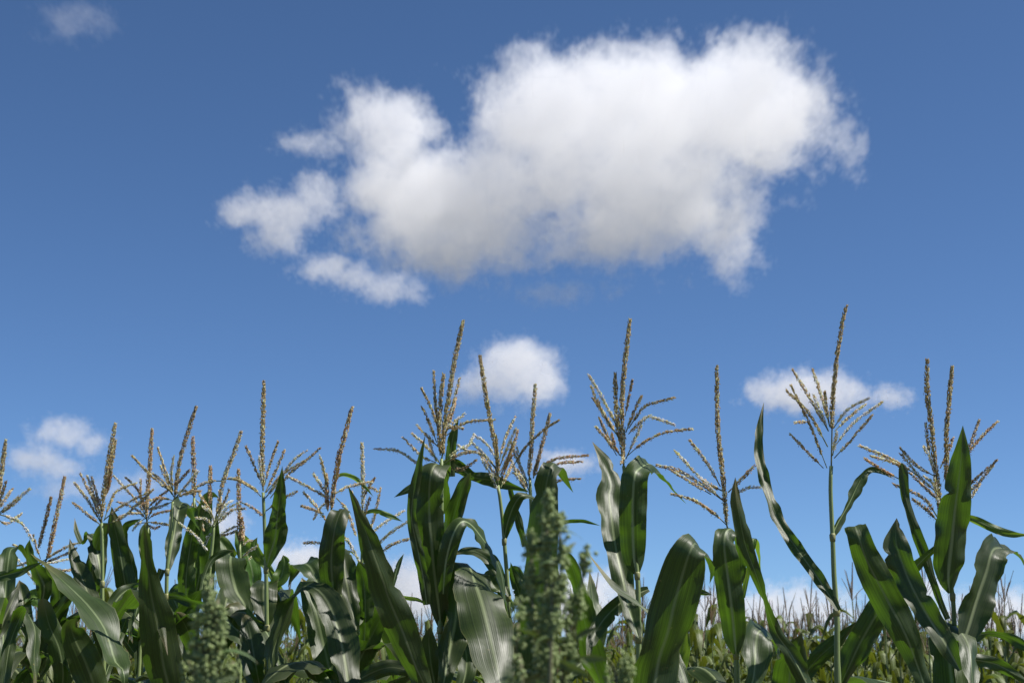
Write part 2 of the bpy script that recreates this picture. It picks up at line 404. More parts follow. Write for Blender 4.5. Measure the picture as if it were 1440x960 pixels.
# ---- second
B = Plant('short corn plant with two close leaning spikes, second from the left edge', 4.7, [(57, 795), (55, 860), (53, 930)], 2)
B.tassel([[(66, 785), (73, 757), (82, 713), (91, 671)], [(54, 770), (62, 740), (72, 699)]],
    [[(58, 790), (80, 776), (100, 766), (116, 762)], [(60, 792), (85, 782), (107, 771), 'dark'], [(58, 794), (75, 790), (95, 786), 'pale'], [(56, 790), (36, 775), (18, 765)],
     [(60, 835), (40, 805), (20, 780), 'pale'], [(57, 785), (50, 765), (47, 752)], [(58, 800), (75, 800), (92, 802), (100, 800), 'dark'], [(57, 792), (42, 790), (25, 795)]], 'brown', 'tan', 9.0, 5.8)
B.leaf([(58, 850, 10), (62, 825, 24), (52, 805, 26), (44, 790, 20), (40, 772, 12), (42, 758, 0)], -0.4)
B.leaf([(60, 872, 6), (58, 850, 18), (48, 838, 20), (40, 842, 12), (34, 850, 0)], 0.6, m=M_LEAFY)
B.leaf([(40, 905, 6), (37, 880, 18), (33, 850, 22), (30, 830, 20), (27, 815, 0)], 0.3)
B.leaf([(74, 905, 24), (80, 870, 26), (84, 840, 26), (80, 815, 22), (70, 800, 14), (62, 795, 0)], -0.4)
B.leaf([(88, 960, 24), (84, 915, 30), (70, 880, 28), (62, 850, 18), (60, 840, 0)], -0.3, dy=-0.2)
B.leaf([(46, 960, 26), (50, 915, 34), (62, 885, 34), (76, 866, 22), (95, 842, 14), (108, 832, 0)], -0.3)
B.fill(8, 1.62)
C = Plant('third corn plant from the left, tall spike bending right, lit leaf clasping its stem', 4.4, [(143, 735), (144, 790), (144, 850), (146, 930)], 3)
C.tassel([[(143, 728), (145, 700), (150, 665), (157, 625), (162, 596)], [(149, 695), (155, 660), (162, 620), 'olive'], [(146, 700), (153, 680), (156, 657), 'brown']],
    [[(142, 735), (125, 705), (105, 679), 'tan'], [(142, 733), (130, 700), (113, 666), 'dark'], [(142, 725), (132, 695), (123, 670)], [(143, 720), (136, 695), (129, 671), 'dark'],
     [(142, 738), (122, 722), (103, 707), 'dark'], [(146, 732), (156, 705), (165, 690), (192, 679), 'olive'], [(147, 730), (170, 712), (212, 690), 'tan'], [(146, 738), (170, 728), (190, 712), (215, 688), 'tan'],
     [(143, 728), (134, 705), (126, 690), 'pale']], 'olive', 'tan', 9.5)
C.leaf([(143, 820, 6), (141, 800, 18), (137, 775, 26), (136, 757, 27), (125, 752, 16, .05), (116, 765, 10, .09), (108, 748, 8, .1), (105, 728, 0, .1)], 0.55, collar=True)
C.leaf([(138, 845, 14), (131, 820, 24), (130, 795, 22), (136, 765, 20), (146, 742, 16), (152, 735, 0)], -0.35, dy=.1)
C.leaf([(134, 870, 20), (124, 835, 28), (113, 805, 24), (104, 782, 16), (98, 757, 0)], 0.55, dy=-.05)
C.leaf([(180, 860, 16), (178, 830, 28), (172, 795, 26), (166, 762, 22), (160, 735, 18), (157, 712, 0)], -0.2, dy=.25)
C.leaf([(186, 850, 10), (187, 822, 20), (180, 790, 18), (174, 765, 12), (176, 742, 10), (184, 735, 8), (199, 729, 0)], -0.3, dy=.3)
C.leaf([(175, 962, 9), (162, 925, 39), (145, 882, 52), (124, 850, 46), (97, 824, 33), (70, 800, 20), (43, 778, 0)], 0.75, dy=-0.55, fold=.22)
C.leaf([(150, 880, 12), (160, 850, 20), (175, 832, 18), (190, 826, 14), (198, 830, 16, -.04), (192, 860, 20, -.06), (183, 890, 12, -.06), (180, 905, 0, -.06)], 0.5)
C.leaf([(135, 975, 40), (120, 930, 44), (106, 900, 36), (100, 880, 24), (108, 868, 0)], -0.4, dy=-.2)
C.fill(8, 1.62)
Fp = Plant('corn plant with an upright brown spike over a tangle of thin brown branches', 4.9, [(208, 738), (206, 780), (200, 850), (196, 930)], 4)
Fp.tassel([[(206, 728), (207, 700), (210, 664), (214, 604)]],
    [[(207, 722), (196, 692), (177, 671), 'brown'], [(207, 728), (190, 702), (160, 669), 'tan'], [(208, 728), (217, 712), (230, 700), 'dark'], [(208, 732), (190, 715), (165, 705), 'dark'],
     [(208, 734), (180, 738), (158, 750), 'pale'], [(208, 730), (220, 722), (248, 716), 'brown'], [(207, 725), (198, 700), (198, 675), 'brown'], [(208, 734), (222, 735), (238, 738), 'olive'],
     [(206, 716), (222, 700), (240, 686), 'dark'], [(206, 722), (180, 722), (162, 730), 'tan'], [(206, 735), (215, 742), (225, 740), 'brown'], [(205, 728), (195, 735), (187, 745), 'pale']], 'brown', 'brown', 9.0)
Fp.leaf([(205, 800, 8), (204, 780, 15), (203, 762, 16), (204, 745, 14), (206, 733, 0)], 0.3)
Fp.leaf([(196, 900, 18), (196, 870, 26), (190, 840, 22), (192, 820, 18), (205, 818, 16, -.04), (216, 822, 10, -.06), (222, 830, 0, -.06)], 0.5)
Fp.leaf([(165, 880, 14), (172, 855, 24), (180, 838, 20), (190, 828, 0)], -0.4)
Fp.leaf([(188, 885, 8), (200, 895, 12), (178, 890, 14), (165, 880, 10), (158, 872, 0)], 0.3, m=M_LEAFY)
Fp.fill(8, 1.62)
G = Plant('corn plant with a dark spike leaning right above a bare pale stem', 4.5, [(243, 705), (241, 745), (238, 770), (235, 800), (234, 840), (233, 930)], 5)
G.tassel([[(246, 697), (248, 679), (254, 643), (266, 602), (276, 572)]],
    [[(243, 690), (232, 660), (222, 630), 'olive'], [(243, 690), (241, 665), (244, 642), 'pale'], [(245, 702), (262, 682), (279, 662), 'pale'], [(242, 693), (212, 668), (186, 641), 'olive'],
     [(242, 695), (230, 678), (215, 666), 'olive'], [(248, 682), (256, 672), (266, 661), 'dark'], [(245, 704), (225, 700), (198, 708), 'brown'], [(244, 727), (256, 738), (274, 752), (290, 772), 'pale'],
     [(244, 698), (237, 680), (226, 655), 'olive'], [(246, 700), (268, 692), (282, 690), 'tan'], [(243, 705), (225, 712), (208, 716), 'tan']], 'dark', 'tan', 8.4)
G.leaf([(236, 803, 5), (240, 778, 18), (245, 750, 22), (250, 722, 22), (256, 708, 20, .04), (266, 714, 21, .09), (274, 732, 15, .1), (281, 746, 0, .1)], 0.45, collar=True)
G.leaf([(235, 838, 6), (250, 838, 13), (275, 847, 17), (300, 858, 16), (320, 868, 0)], 0.6, collar=True)
G.leaf([(228, 800, 10), (222, 815, 8), (215, 825, 0)], 0.1)
G.leaf([(238, 985, 41), (229, 930, 52), (222, 880, 49), (212, 830, 34), (207, 790, 17), (205, 760, 16), (203, 738, 0)], -0.45, dy=-0.45, fold=.3)
G.leaf([(240, 905, 22), (256, 875, 32), (272, 845, 24), (285, 828, 0)], -0.5, dy=.1)
G.fill(8, 1.62)
H = Plant('corn plant with a short thick orange brown spike behind the dark leaning spike', 5.1, [(273, 700), (272, 780), (268, 860)], 6)
H.tassel([[(273, 698), (273, 670), (272, 640), (271, 615)]], [[(273, 697), (262, 690), (250, 692), 'pale'], [(273, 700), (285, 712), (294, 718), 'pale'], [(273, 702), (265, 720), (258, 728), 'brown'], [(273, 703), (282, 730), (286, 745), 'tan']], 'brown', 'tan', 10.1)
H.leaf([(262, 885, 14), (262, 850, 26), (262, 810, 25), (268, 765, 22), (276, 732, 18), (282, 712, 8), (286, 702, 0)], -0.35)
H.leaf([(272, 850, 14), (280, 810, 22), (285, 770, 24), (286, 735, 22), (290, 705, 18), (298, 695, 10), (308, 700, 0)], -0.2, dy=.1)
H.leaf([(256, 880, 10), (250, 855, 20), (244, 840, 20), (246, 828, 14), (262, 828, 12, -.04), (275, 832, 0, -.05)], 0.6)
H.fill(8, 1.62)
I = Plant('corn plant with a pale leaning spike and a long thin branch arching right', 4.6, [(301, 735), (299, 760), (295, 800), (290, 870)], 7)
I.tassel([[(305, 720), (312, 685), (318, 664), (329, 637), (339, 607)], [(296, 712), (295, 690), (296, 656), 'brown']],
    [[(303, 735), (312, 715), (327, 703), 'pale'], [(303, 738), (318, 716), (336, 707), 'pale'], [(301, 728), (290, 710), (278, 690), 'tan'], [(312, 674), (335, 674), (360, 689), 'olive'],
     [(312, 676), (290, 678), (262, 694), 'olive'], [(303, 740), (325, 718), (345, 715), 'tan'], [(302, 742), (290, 730), (276, 728), 'pale'], [(302, 738), (296, 720), (286, 712), 'pale'],
     [(306, 722), (318, 700), (322, 688), 'dark'], [(301, 745), (293, 755), (288, 765), 'pale'], [(307, 728), (311, 705), (308, 690), 'pale']], 'tan', 'pale', 9.0)
I.leaf([(292, 850, 12), (290, 820, 22), (292, 790, 26), (297, 762, 22), (303, 738, 10), (306, 725, 0)], -0.3, dy=.1)
I.leaf([(345, 860, 20), (333, 832, 40), (326, 805, 44), (324, 789, 42), (326, 783, 38, .05), (332, 795, 30, .12), (336, 830, 12, .15), (338, 845, 0, .15)], 0.55)
I.leaf([(283, 835, 6), (288, 810, 8), (298, 787, 9), (314, 777, 9), (330, 774, 0)], 0.3, dy=-.05)
I.leaf([(308, 905, 24), (312, 880, 36), (315, 862, 40), (318, 845, 38), (322, 840, 30, .05), (340, 845, 24, .1), (352, 856, 16, .13), (357, 872, 0, .14)], 0.65, dy=-.1)
I.leaf([(310, 910, 20), (326, 880, 34), (330, 862, 44), (325, 850, 34), (315, 856, 0)], 0.3, dy=-.2)
I.leaf([(360, 990, 24), (352, 945, 32), (345, 912, 28), (338, 895, 14), (330, 888, 0)], 0.7, dy=-.3)
I.leaf([(280, 960, 26), (272, 915, 34), (262, 885, 30), (252, 865, 12), (248, 860, 0)], -0.4, dy=-.1)
I.fill(8, 1.62)
J = Plant('corn plant with a stubby rusty spike standing upright beside the tall straight stem', 5.0, [(337, 765), (338, 800), (340, 860)], 8)
J.tassel([[(337, 765), (337, 735), (336, 706), (335, 661)], [(342, 762), (341, 745), (340, 728), 'brown']],
    [[(339, 706), (352, 712), (369, 724), 'brown'], [(337, 738), (320, 745), (305, 757), 'pale'], [(339, 785), (350, 775), (362, 768), 'pale'], [(347, 789), (355, 782), (364, 777), 'pale'], [(336, 742), (328, 748), (315, 752), 'brown'], [(338, 770), (350, 760), (362, 765), 'tan']], 'brown', 'brown', 10.6)
J.leaf([(350, 850, 12), (356, 815, 22), (350, 785, 28), (342, 765, 24), (335, 752, 10), (330, 745, 0)], 0.2, m=M_LEAFY, dy=.1)
J.leaf([(330, 800, 10), (322, 780, 20), (312, 760, 16), (303, 750, 0)], 0.3, m=M_LEAFY, dy=.1)
J.leaf([(395, 830, 8), (385, 812, 10), (375, 795, 12), (362, 780, 16), (358, 765, 10), (362, 755, 0)], 0.0, m=M_LEAFY)
J.fill(8, 1.62)
K = Plant('corn plant with a tall straight spike and one dark leaf standing upright beside it', 4.3, [(370, 692), (372, 742), (374, 800), (375, 880), (376, 950)], 9)
K.tassel([[(370, 690), (369, 660), (369, 625), (370, 585), (371, 537)]],
    [[(369, 682), (358, 655), (346, 628), 'dark'], [(372, 682), (380, 652), (391, 621), 'dark'], [(373, 692), (385, 668), (400, 633), 'dark'], [(374, 692), (395, 668), (415, 645), (431, 634), 'pale'],
     [(380, 700), (405, 668), (425, 652), (449, 631), 'dark'], [(378, 692), (400, 665), (428, 648), 'tan'], [(374, 718), (395, 703), (417, 691), 'tan'], [(367, 698), (355, 686), (330, 673), 'olive'], [(373, 700), (388, 682), (397, 668), 'pale'], [(370, 688), (366, 664), (365, 642), 'pale']], 'olive', 'olive', 9.5)
K.leaf([(374, 800, 5), (379, 780, 21), (386, 755, 30), (390, 727, 24), (394, 695, 17), (397, 655, 0)], -0.35, collar=True)
K.leaf([(375, 882, 6), (373, 862, 30), (371, 835, 37), (372, 825, 36), (374, 820, 30, .05), (388, 828, 24, .1), (396, 850, 12, .12), (398, 862, 0, .12)], 0.5, collar=True)
K.leaf([(375, 880, 5), (362, 875, 9), (352, 865, 9), (346, 850, 0)], 0.4, m=M_LEAFY)
K.leaf([(376, 830, 8), (385, 822, 14), (395, 810, 22), (400, 790, 16), (398, 780, 0)], 0.2, dy=.1, m=M_LEAFY)
K.leaf([(362, 950, 20), (356, 915, 32), (352, 890, 28), (346, 870, 14), (340, 862, 0)], 0.4, dy=-.1)
K.fill(8, 1.62)
Lp = Plant('corn plant with thick drooping tassel branches above a folded glossy leaf', 4.2, [(464, 725), (468, 770), (480, 860), (486, 940)], 10)
Lp.tassel([[(466, 715), (470, 680), (477, 640), (482, 622), (495, 573)], [(461, 718), (460, 695), (459, 668), 'brown']],
    [[(459, 680), (455, 660), (450, 641), 'tan'], [(458, 695), (450, 680), (440, 665), 'tan'], [(462, 738), (448, 716), (427, 692), 'tan'], [(455, 722), (440, 716), (424, 711), 'dark'],
     [(464, 738), (478, 750), (490, 762), (505, 788), 'pale'], [(470, 778), (452, 764), (428, 763), 'tan'], [(470, 695), (490, 684), (523, 677), 'tan'], [(468, 703), (440, 688), (406, 670), 'tan'],
     [(473, 700), (488, 718), (500, 752), 'tan'], [(468, 690), (474, 668), (478, 645), 'brown'], [(465, 705), (452, 712), (442, 728), 'pale'], [(464, 732), (470, 745), (482, 762), 'tan']], 'brown', 'tan', 10.1, 7.5)
Lp.leaf([(474, 865, 14), (468, 825, 30), (466, 785, 36), (470, 745, 33), (478, 720, 26, .03), (486, 715, 14, .08), (494, 722, 0, .1)], -0.3)
Lp.leaf([(502, 885, 6), (494, 850, 24), (486, 815, 28), (483, 785, 24), (484, 774, 18, .03), (492, 774, 10, .07), (498, 780, 0, .08)], 0.35)
Lp.leaf([(470, 672, 3), (482, 667, 6), (497, 671, 7), (512, 683, 5), (525, 698, 0)], -0.2, m=M_LEAFY, dy=.1)
Lp.leaf([(492, 990, 30), (486, 935, 42), (476, 885, 46), (462, 848, 36), (444, 828, 28), (424, 826, 24, .03), (406, 850, 34, .08), (392, 895, 40, .1), (380, 950, 38, .1), (372, 1010, 8, .1)], 0.35, dy=-.15)
Lp.leaf([(462, 880, 10), (452, 845, 24), (445, 815, 32), (437, 798, 34), (425, 795, 30, .05), (415, 805, 20, .1), (405, 825, 0, .12)], 0.4, dy=.15)
Lp.leaf([(474, 990, 24), (462, 935, 38), (450, 885, 38), (440, 850, 30), (430, 825, 18), (424, 812, 0)], 0.45, dy=.1)
Lp.leaf([(512, 900, 10), (514, 860, 22), (512, 825, 24), (508, 800, 18), (504, 788, 0)], -0.3, dy=.1)
Lp.leaf([(488, 985, 24), (505, 930, 34), (525, 890, 30), (545, 855, 16), (552, 843, 0)], -0.4, dy=.2)
Lp.leaf([(470, 990, 16), (505, 955, 20), (545, 938, 22), (580, 945, 14), (600, 960, 0)], -0.2, dy=-.1)
Lp.fill(8, 1.62)
L2 = Plant('small corn plant with a pale yellow spike behind the big sword shaped leaf', 4.5, [(511, 720), (509, 790), (505, 850), (503, 930)], 11)
L2.tassel([[(510, 715), (511, 690), (510, 655), (509, 624)]], [[(511, 735), (515, 715), (520, 700), 'dark'], [(512, 760), (526, 728), (535, 687), 'dark'], [(515, 755), (540, 735), (568, 718), 'pale'], [(520, 778), (545, 752), (577, 731), 'pale'],
    [(525, 785), (550, 766), (577, 757), 'tan'], [(511, 700), (518, 685), (527, 672), 'brown'], [(511, 725), (500, 705), (494, 690), 'tan'], [(512, 690), (522, 686), (530, 690), 'tan']], 'pale', 'pale', 8.4)
L2.leaf([(505, 725, 3), (525, 718, 6), (548, 725, 7), (566, 733, 0)], -0.2, m=M_LEAFY)
L2.leaf([(550, 830, 6), (557, 805, 7), (562, 790, 6), (568, 778, 0)], 0.2, dy=.3)
L2.fill(4, 1.45)
# ---- the group in the middle
Pp = Plant('bushy corn plant with two tall spikes and broad dark leaves, left of the round cloud', 4.0, [(621, 645), (621, 700), (620, 780), (619, 860), (619, 950)], 12, r0=.012)
Pp.tassel([[(622, 640), (624, 607), (630, 565), (639, 509), (651, 452)], [(619, 640), (618, 600), (620, 560), (624, 526), 'olive']],
    [[(617, 608), (612, 565), (610, 522), 'olive'], [(616, 605), (607, 575), (593, 547), 'olive'], [(614, 622), (604, 595), (594, 573), 'olive'], [(616, 628), (600, 612), (587, 598), 'tan'],
     [(613, 650), (592, 640), (567, 615), 'tan'], [(605, 662), (588, 652), (560, 634), (528, 631), 'pale'], [(615, 648), (600, 628), (580, 610), 'tan'], [(625, 602), (637, 568), (646, 533), 'tan'],
     [(626, 612), (636, 580), (641, 560), 'brown'], [(628, 606), (640, 592), (653, 582), 'pale'], [(628, 612), (655, 594), (696, 590), 'olive'], [(628, 604), (640, 600), (652, 603), 'tan'],
     [(624, 648), (642, 634), (658, 626), (666, 612), 'pale'], [(624, 652), (648, 638), (670, 635), 'tan'], [(626, 655), (648, 660), (669, 647), 'dark'], [(618, 620), (614, 580), (612, 555), 'pale'], [(622, 655), (610, 640), (603, 618), 'pale']], 'olive', 'tan', 10.1)
Pp.leaf([(620, 884, 6), (617, 855, 26), (611, 808, 36), (606, 755, 40), (603, 705, 40), (606, 668, 38), (614, 653, 34, .05), (624, 658, 26, .12), (625, 690, 22, .16), (622, 718, 12, .17), (620, 726, 0, .17)], -0.3, collar=True)
Pp.leaf([(600, 850, 10), (596, 818, 16), (588, 775, 16), (579, 730, 14), (581, 695, 14), (588, 660, 11), (598, 611, 0)], -0.2, dy=-.08)
Pp.leaf([(616, 660, 8), (630, 652, 14), (645, 656, 19), (665, 670, 16), (690, 675, 18), (716, 683, 12), (746, 692, 0)], -0.5, dy=.12, m=M_LEAF)
Pp.leaf([(612, 668, 8), (598, 673, 17), (578, 685, 13), (554, 699, 0)], -0.4, dy=.15)
Pp.leaf([(627, 805, 18), (630, 765, 27), (638, 725, 26), (648, 695, 21), (655, 678, 17), (662, 664, 0)], -0.35, dy=.05)
Pp.leaf([(623, 835, 12), (627, 790, 25), (637, 752, 26), (650, 733, 22, .02), (668, 740, 27, .05), (686, 765, 33, .08), (702, 805, 32, .09), (712, 845, 22, .1), (716, 878, 0, .1)], -0.3, dy=-.05)
Pp.leaf([(634, 670, 12), (633, 645, 15), (637, 615, 13), (645, 587, 0)], -0.2, dy=.1)
Pp.leaf([(622, 972, 14), (632, 920, 34), (640, 875, 39), (641, 832, 39), (647, 803, 46), (656, 795, 53, -.05), (668, 815, 62, -.12), (680, 858, 72, -.18), (692, 908, 67, -.22), (704, 962, 48, -.25), (712, 1015, 9, -.27)], 0.35, dy=-.05, fold=.25, wave=.012)
Pp.leaf([(650, 965, 20), (655, 920, 32), (640, 895, 36), (632, 900, 20), (628, 915, 0)], 0.5, dy=-.02)
Pp.leaf([(603, 985, 18), (583, 932, 34), (564, 882, 44), (546, 838, 44), (527, 785, 34), (508, 728, 18), (489, 682, 0)], -0.45, dy=-.4, fold=.3)
Pp.leaf([(590, 960, 20), (574, 915, 26), (566, 875, 28), (562, 845, 14), (560, 830, 0)], -0.4, dy=-.1)
Pp.leaf([(560, 838, 5), (575, 841, 6), (588, 843, 5), (600, 850, 0)], 0.4, m=M_LEAFY)
Pp.leaf([(612, 965, 20), (606, 930, 26), (603, 900, 20), (606, 880, 0)], -0.3)
Pp.fill(5, 1.45)
Q = Plant('slender corn plant whose straight olive spike leans left across the round cloud', 4.1, [(700, 682), (703, 700), (707, 735), (711, 785), (715, 840), (717, 900), (718, 950)], 13, r0=.0105)
Q.tassel([[(700, 678), (699, 642), (691, 600), (683, 553), (675, 501)]],
    [[(702, 648), (711, 615), (724, 587), 'tan'], [(703, 655), (714, 628), (725, 603), 'pale'], [(704, 662), (720, 632), (728, 605), 'brown'], [(704, 668), (714, 645), (722, 622), 'tan'],
     [(698, 648), (686, 626), (667, 611), 'pale'], [(698, 658), (682, 640), (664, 622), 'pale'], [(698, 660), (680, 640), (655, 632), (631, 619), 'pale'], [(700, 672), (688, 655), (676, 640), 'tan'],
     [(702, 694), (692, 672), (678, 646), 'pale'], [(703, 680), (712, 655), (720, 640), 'brown'], [(700, 655), (698, 630), (697, 612), 'olive'], [(704, 685), (713, 668), (719, 655), 'tan']], 'olive', 'pale', 9.0)
Q.leaf([(709, 760, 5), (713, 738, 16), (722, 712, 18), (733, 697, 14), (745, 697, 9, .02), (756, 704, 11, .04), (766, 712, 0, .06)], -0.3, collar=True)
Q.leaf([(716, 838, 6), (706, 815, 12), (692, 792, 20), (675, 778, 18), (655, 774, 12), (637, 781, 0)], 0.6, collar=True, dy=-.02)
Q.leaf([(706, 838, 14), (696, 825, 20), (688, 810, 18), (690, 800, 0)], 0.3, dy=-.03)
Q.leaf([(738, 768, 8), (731, 740, 10), (724, 715, 9), (718, 690, 7), (715, 675, 0)], -0.2, dy=.2)
Q.leaf([(722, 850, 5), (730, 838, 12), (722, 810, 12), (718, 790, 0)], -0.2, dy=.05)
Q.leaf([(716, 840, 4), (720, 850, 5), (724, 862, 0)], 0.2, m=M_LEAFY)
Q.fill(5, 1.45)
R = Plant('corn plant behind the tall seeding weed, its broad leaf folded at the tip', 4.3, [(745, 672), (748, 740), (752, 840), (754, 930)], 14, r0=.012)
R.tassel([[(744, 668), (747, 630), (749, 590), (753, 542)], [(750, 672), (757, 645), (765, 615), (773, 583), 'dark']],
    [[(720, 658), (738, 630), (760, 608), (785, 591), 'olive'], [(742, 676), (728, 648), (719, 622), 'tan'], [(752, 668), (775, 648), (800, 642), (826, 640), 'brown'], [(755, 668), (785, 652), (818, 649), 'brown'],
     [(760, 690), (785, 676), (815, 673), 'dark'], [(740, 690), (727, 668), (719, 645), 'tan'], [(744, 690), (735, 672), (722, 665), 'pale'], [(742, 682), (732, 655), (727, 630), 'pale'], [(741, 696), (736, 680), (728, 660), 'dark']], 'tan', 'tan', 9.0)
R.leaf([(752, 1005, 44), (756, 930, 56), (757, 860, 55), (760, 800, 50), (763, 740, 44), (767, 690, 36), (773, 662, 30), (780, 652, 24, .05), (788, 663, 18, .1), (797, 678, 9, .12), (806, 692, 0, .13)], -0.15, dy=-.25, fold=.3)
R.leaf([(850, 992, 28), (833, 925, 36), (821, 865, 32), (809, 815, 26), (798, 785, 18), (788, 770, 0)], -0.3, dy=.1)
R.leaf([(838, 905, 22), (837, 865, 26), (833, 835, 18), (829, 802, 0)], 0.4, dy=.15)
R.leaf([(770, 735, 4), (790, 733, 7), (818, 732, 6), (845, 739, 0)], 0.4, dy=.1)
R.leaf([(742, 830, 6), (730, 808, 12), (722, 800, 10), (712, 803, 0)], 0.3, dy=.1)
R.leaf([(722, 985, 26), (728, 930, 34), (735, 890, 30), (738, 865, 0)], -0.3)
R.fill(5, 1.45)
T = Plant('tall corn plant with a fan of curved branches and a folded leaf glowing green', 3.9, [(877, 655), (881, 690), (889, 750), (896, 806), (898, 860), (899, 950)], 15, r0=.012)
T.tassel([[(877, 650), (875, 620), (874, 585), (877, 530), (881, 490), (886, 450)], [(872, 625), (867, 580), (865, 526), 'olive']],
    [[(870, 605), (850, 565), (828, 527), 'pale'], [(870, 615), (850, 585), (832, 545), 'olive'], [(868, 612), (855, 590), (834, 560), 'tan'], [(870, 636), (857, 618), (843, 588), 'dark'], [(867, 640), (855, 620), (838, 600), 'tan'], [(872, 640), (865, 628), (860, 610), 'brown'],
     [(879, 585), (884, 560), (889, 535), 'dark'], [(880, 608), (891, 580), (902, 557), 'olive'], [(884, 602), (905, 573), (925, 565), (949, 559), 'olive'], [(884, 610), (895, 598), (902, 592), 'tan'],
     [(880, 645), (894, 615), (907, 588), (925, 589), (948, 597), 'pale'], [(883, 640), (905, 622), (935, 608), (973, 603), 'tan'], [(879, 600), (876, 640), (873, 652), 'tan']], 'olive', 'olive', 10.1)
T.leaf([(896, 808, 6), (892, 788, 30), (890, 750, 38), (890, 705, 39), (893, 668, 38), (902, 655, 34, .04), (915, 651, 26, .1), (930, 668, 19, .13), (947, 689, 13, .15), (965, 708, 0, .16)], -0.25, collar=True, fold=.3, m=M_LEAF)
T.leaf([(898, 896, 7), (887, 862, 23), (877, 820, 30), (866, 770, 33), (860, 730, 36), (857, 695, 37), (860, 682, 34), (856, 662, 25), (846, 641, 14), (833, 621, 0)], 0.7, dy=-.06, fold=.2, collar=True)
T.leaf([(912, 828, 8), (900, 833, 14), (872, 848, 22), (848, 872, 23), (832, 900, 16), (826, 930, 0)], 0.7, dy=.06)
T.leaf([(972, 1000, 14), (962, 955, 16), (944, 905, 13), (924, 872, 11), (895, 846, 14), (862, 824, 13), (843, 800, 8), (827, 777, 0)], 0.5, dy=-.45)
T.leaf([(914, 1005, 48), (925, 940, 63), (938, 890, 62), (950, 842, 64), (962, 800, 60), (971, 772, 46), (980, 764, 36, .05), (994, 778, 20, .1), (1002, 800, 10, .12), (998, 820, 0, .12)], -0.35, dy=-.4, fold=.25)
T.leaf([(960, 826, 10), (976, 830, 10), (990, 833, 7), (1002, 836, 0)], -0.2, dy=.1, m=M_LEAF)
T.leaf([(945, 960, 20), (958, 920, 22), (964, 900, 14), (966, 885, 0)], -0.4, dy=-.1, m=M_LEAFY)
T.fill(5, 1.42)
V_ = Plant('corn plant with tassel branches swept left and one long twisted dark leaf', 3.8, [(1023, 742), (1027, 800), (1033, 880), (1036, 950)], 16)
V_.tassel([[(1022, 738), (1019, 700), (1017, 673), (1012, 630), (1009, 589), (1008, 515)]],
    [[(1013, 684), (995, 652), (970, 619), 'tan'], [(1017, 704), (985, 672), (949, 634), 'pale'], [(1015, 702), (985, 680), (955, 662), (924, 654), 'tan'], [(1000, 695), (980, 683), (945, 662), 'tan'], [(1022, 738), (1002, 720), (975, 703), (944, 694), 'tan'],
     [(1010, 728), (995, 715), (975, 702), 'brown'], [(1024, 692), (1043, 673), (1061, 655), 'tan'], [(1030, 697), (1050, 686), (1068, 685), 'pale'], [(1016, 690), (1000, 682), (985, 672), 'tan']], 'olive', 'tan', 9.5, 8.0)
V_.leaf([(1148, 1000, 18), (1132, 955, 24, 0, 0), (1112, 918, 22, 0, 10), (1092, 890, 16, 0, 45), (1076, 845, 15, 0, 75), (1062, 805, 16, 0, 35), (1050, 770, 22), (1041, 735, 24), (1035, 702, 18), (1034, 671, 0)], -0.3, dy=-.2)
V_.leaf([(1035, 919, 8), (1033, 897, 30), (1029, 855, 37), (1023, 805, 37), (1019, 765, 34), (1023, 745, 28, .03), (1034, 747, 20, .07), (1041, 772, 17, .1), (1043, 805, 12, .11), (1041, 828, 0, .11)], -0.3, collar=True, dy=-.05)
V_.leaf([(1045, 840, 6), (1052, 800, 8), (1058, 770, 9), (1062, 756, 8, .02), (1067, 780, 8, .04), (1070, 812, 0, .05)], -0.3, dy=.15, m=M_LEAFY)
V_.leaf([(1050, 995, 26), (1060, 940, 40), (1064, 905, 42), (1067, 888, 40), (1076, 887, 34, .04), (1088, 905, 24, .08), (1094, 930, 14, .1), (1096, 945, 0, .1)], 0.6, dy=-.1)
V_.leaf([(1100, 985, 44), (1112, 940, 46), (1120, 910, 26), (1128, 890, 0)], -0.4, dy=-.05)
V_.leaf([(1130, 950, 22), (1150, 925, 24), (1178, 900, 20), (1207, 872, 0)], -0.15, dy=.15)
V_.fill(5, 1.42)
X = Plant('bare stemmed corn plant with the highest spike and a long narrow leaf bending left', 3.8, [(1169, 655), (1168, 690), (1171, 757), (1173, 810), (1177, 870), (1178, 950)], 17, r0=.0125, r1=.0045)
X.tassel([[(1170, 604), (1170, 595), (1171, 560), (1177, 502), (1184, 457), (1190, 431)]],
    [[(1165, 606), (1142, 565), (1115, 520), 'tan'], [(1167, 600), (1156, 560), (1143, 520), 'tan'], [(1165, 606), (1152, 575), (1144, 555), 'pale'], [(1166, 594), (1162, 572), (1160, 551), 'olive'],
     [(1164, 628), (1138, 582), (1106, 549), 'olive'], [(1163, 658), (1141, 602), (1122, 562), (1113, 543), 'olive'], [(1158, 658), (1136, 636), (1112, 611), 'tan'], [(1136, 593), (1128, 593), (1118, 594), 'tan'],
     [(1172, 602), (1192, 576), (1221, 560), 'pale'], [(1174, 606), (1192, 588), (1216, 569), 'tan'], [(1172, 630), (1200, 595), (1241, 565), 'pale'], [(1173, 644), (1195, 620), (1226, 584), 'tan'], [(1171, 640), (1174, 622), (1177, 608), 'pale']], 'olive', 'tan', 9.0)
X.leaf([(1179, 858, 8), (1166, 836, 15), (1150, 812, 17), (1122, 773, 18), (1098, 737, 17), (1080, 692, 16), (1068, 645, 14), (1068, 605, 11), (1074, 566, 0)], 0.6, dy=-.02, collar=True, fold=.35)
X.leaf([(1170, 754, 7), (1178, 736, 14), (1192, 710, 16), (1206, 682, 15), (1218, 664, 10), (1232, 661, 7, .02), (1259, 674, 0, .05)], 0.3, collar=True)
X.fill(6, 1.42)
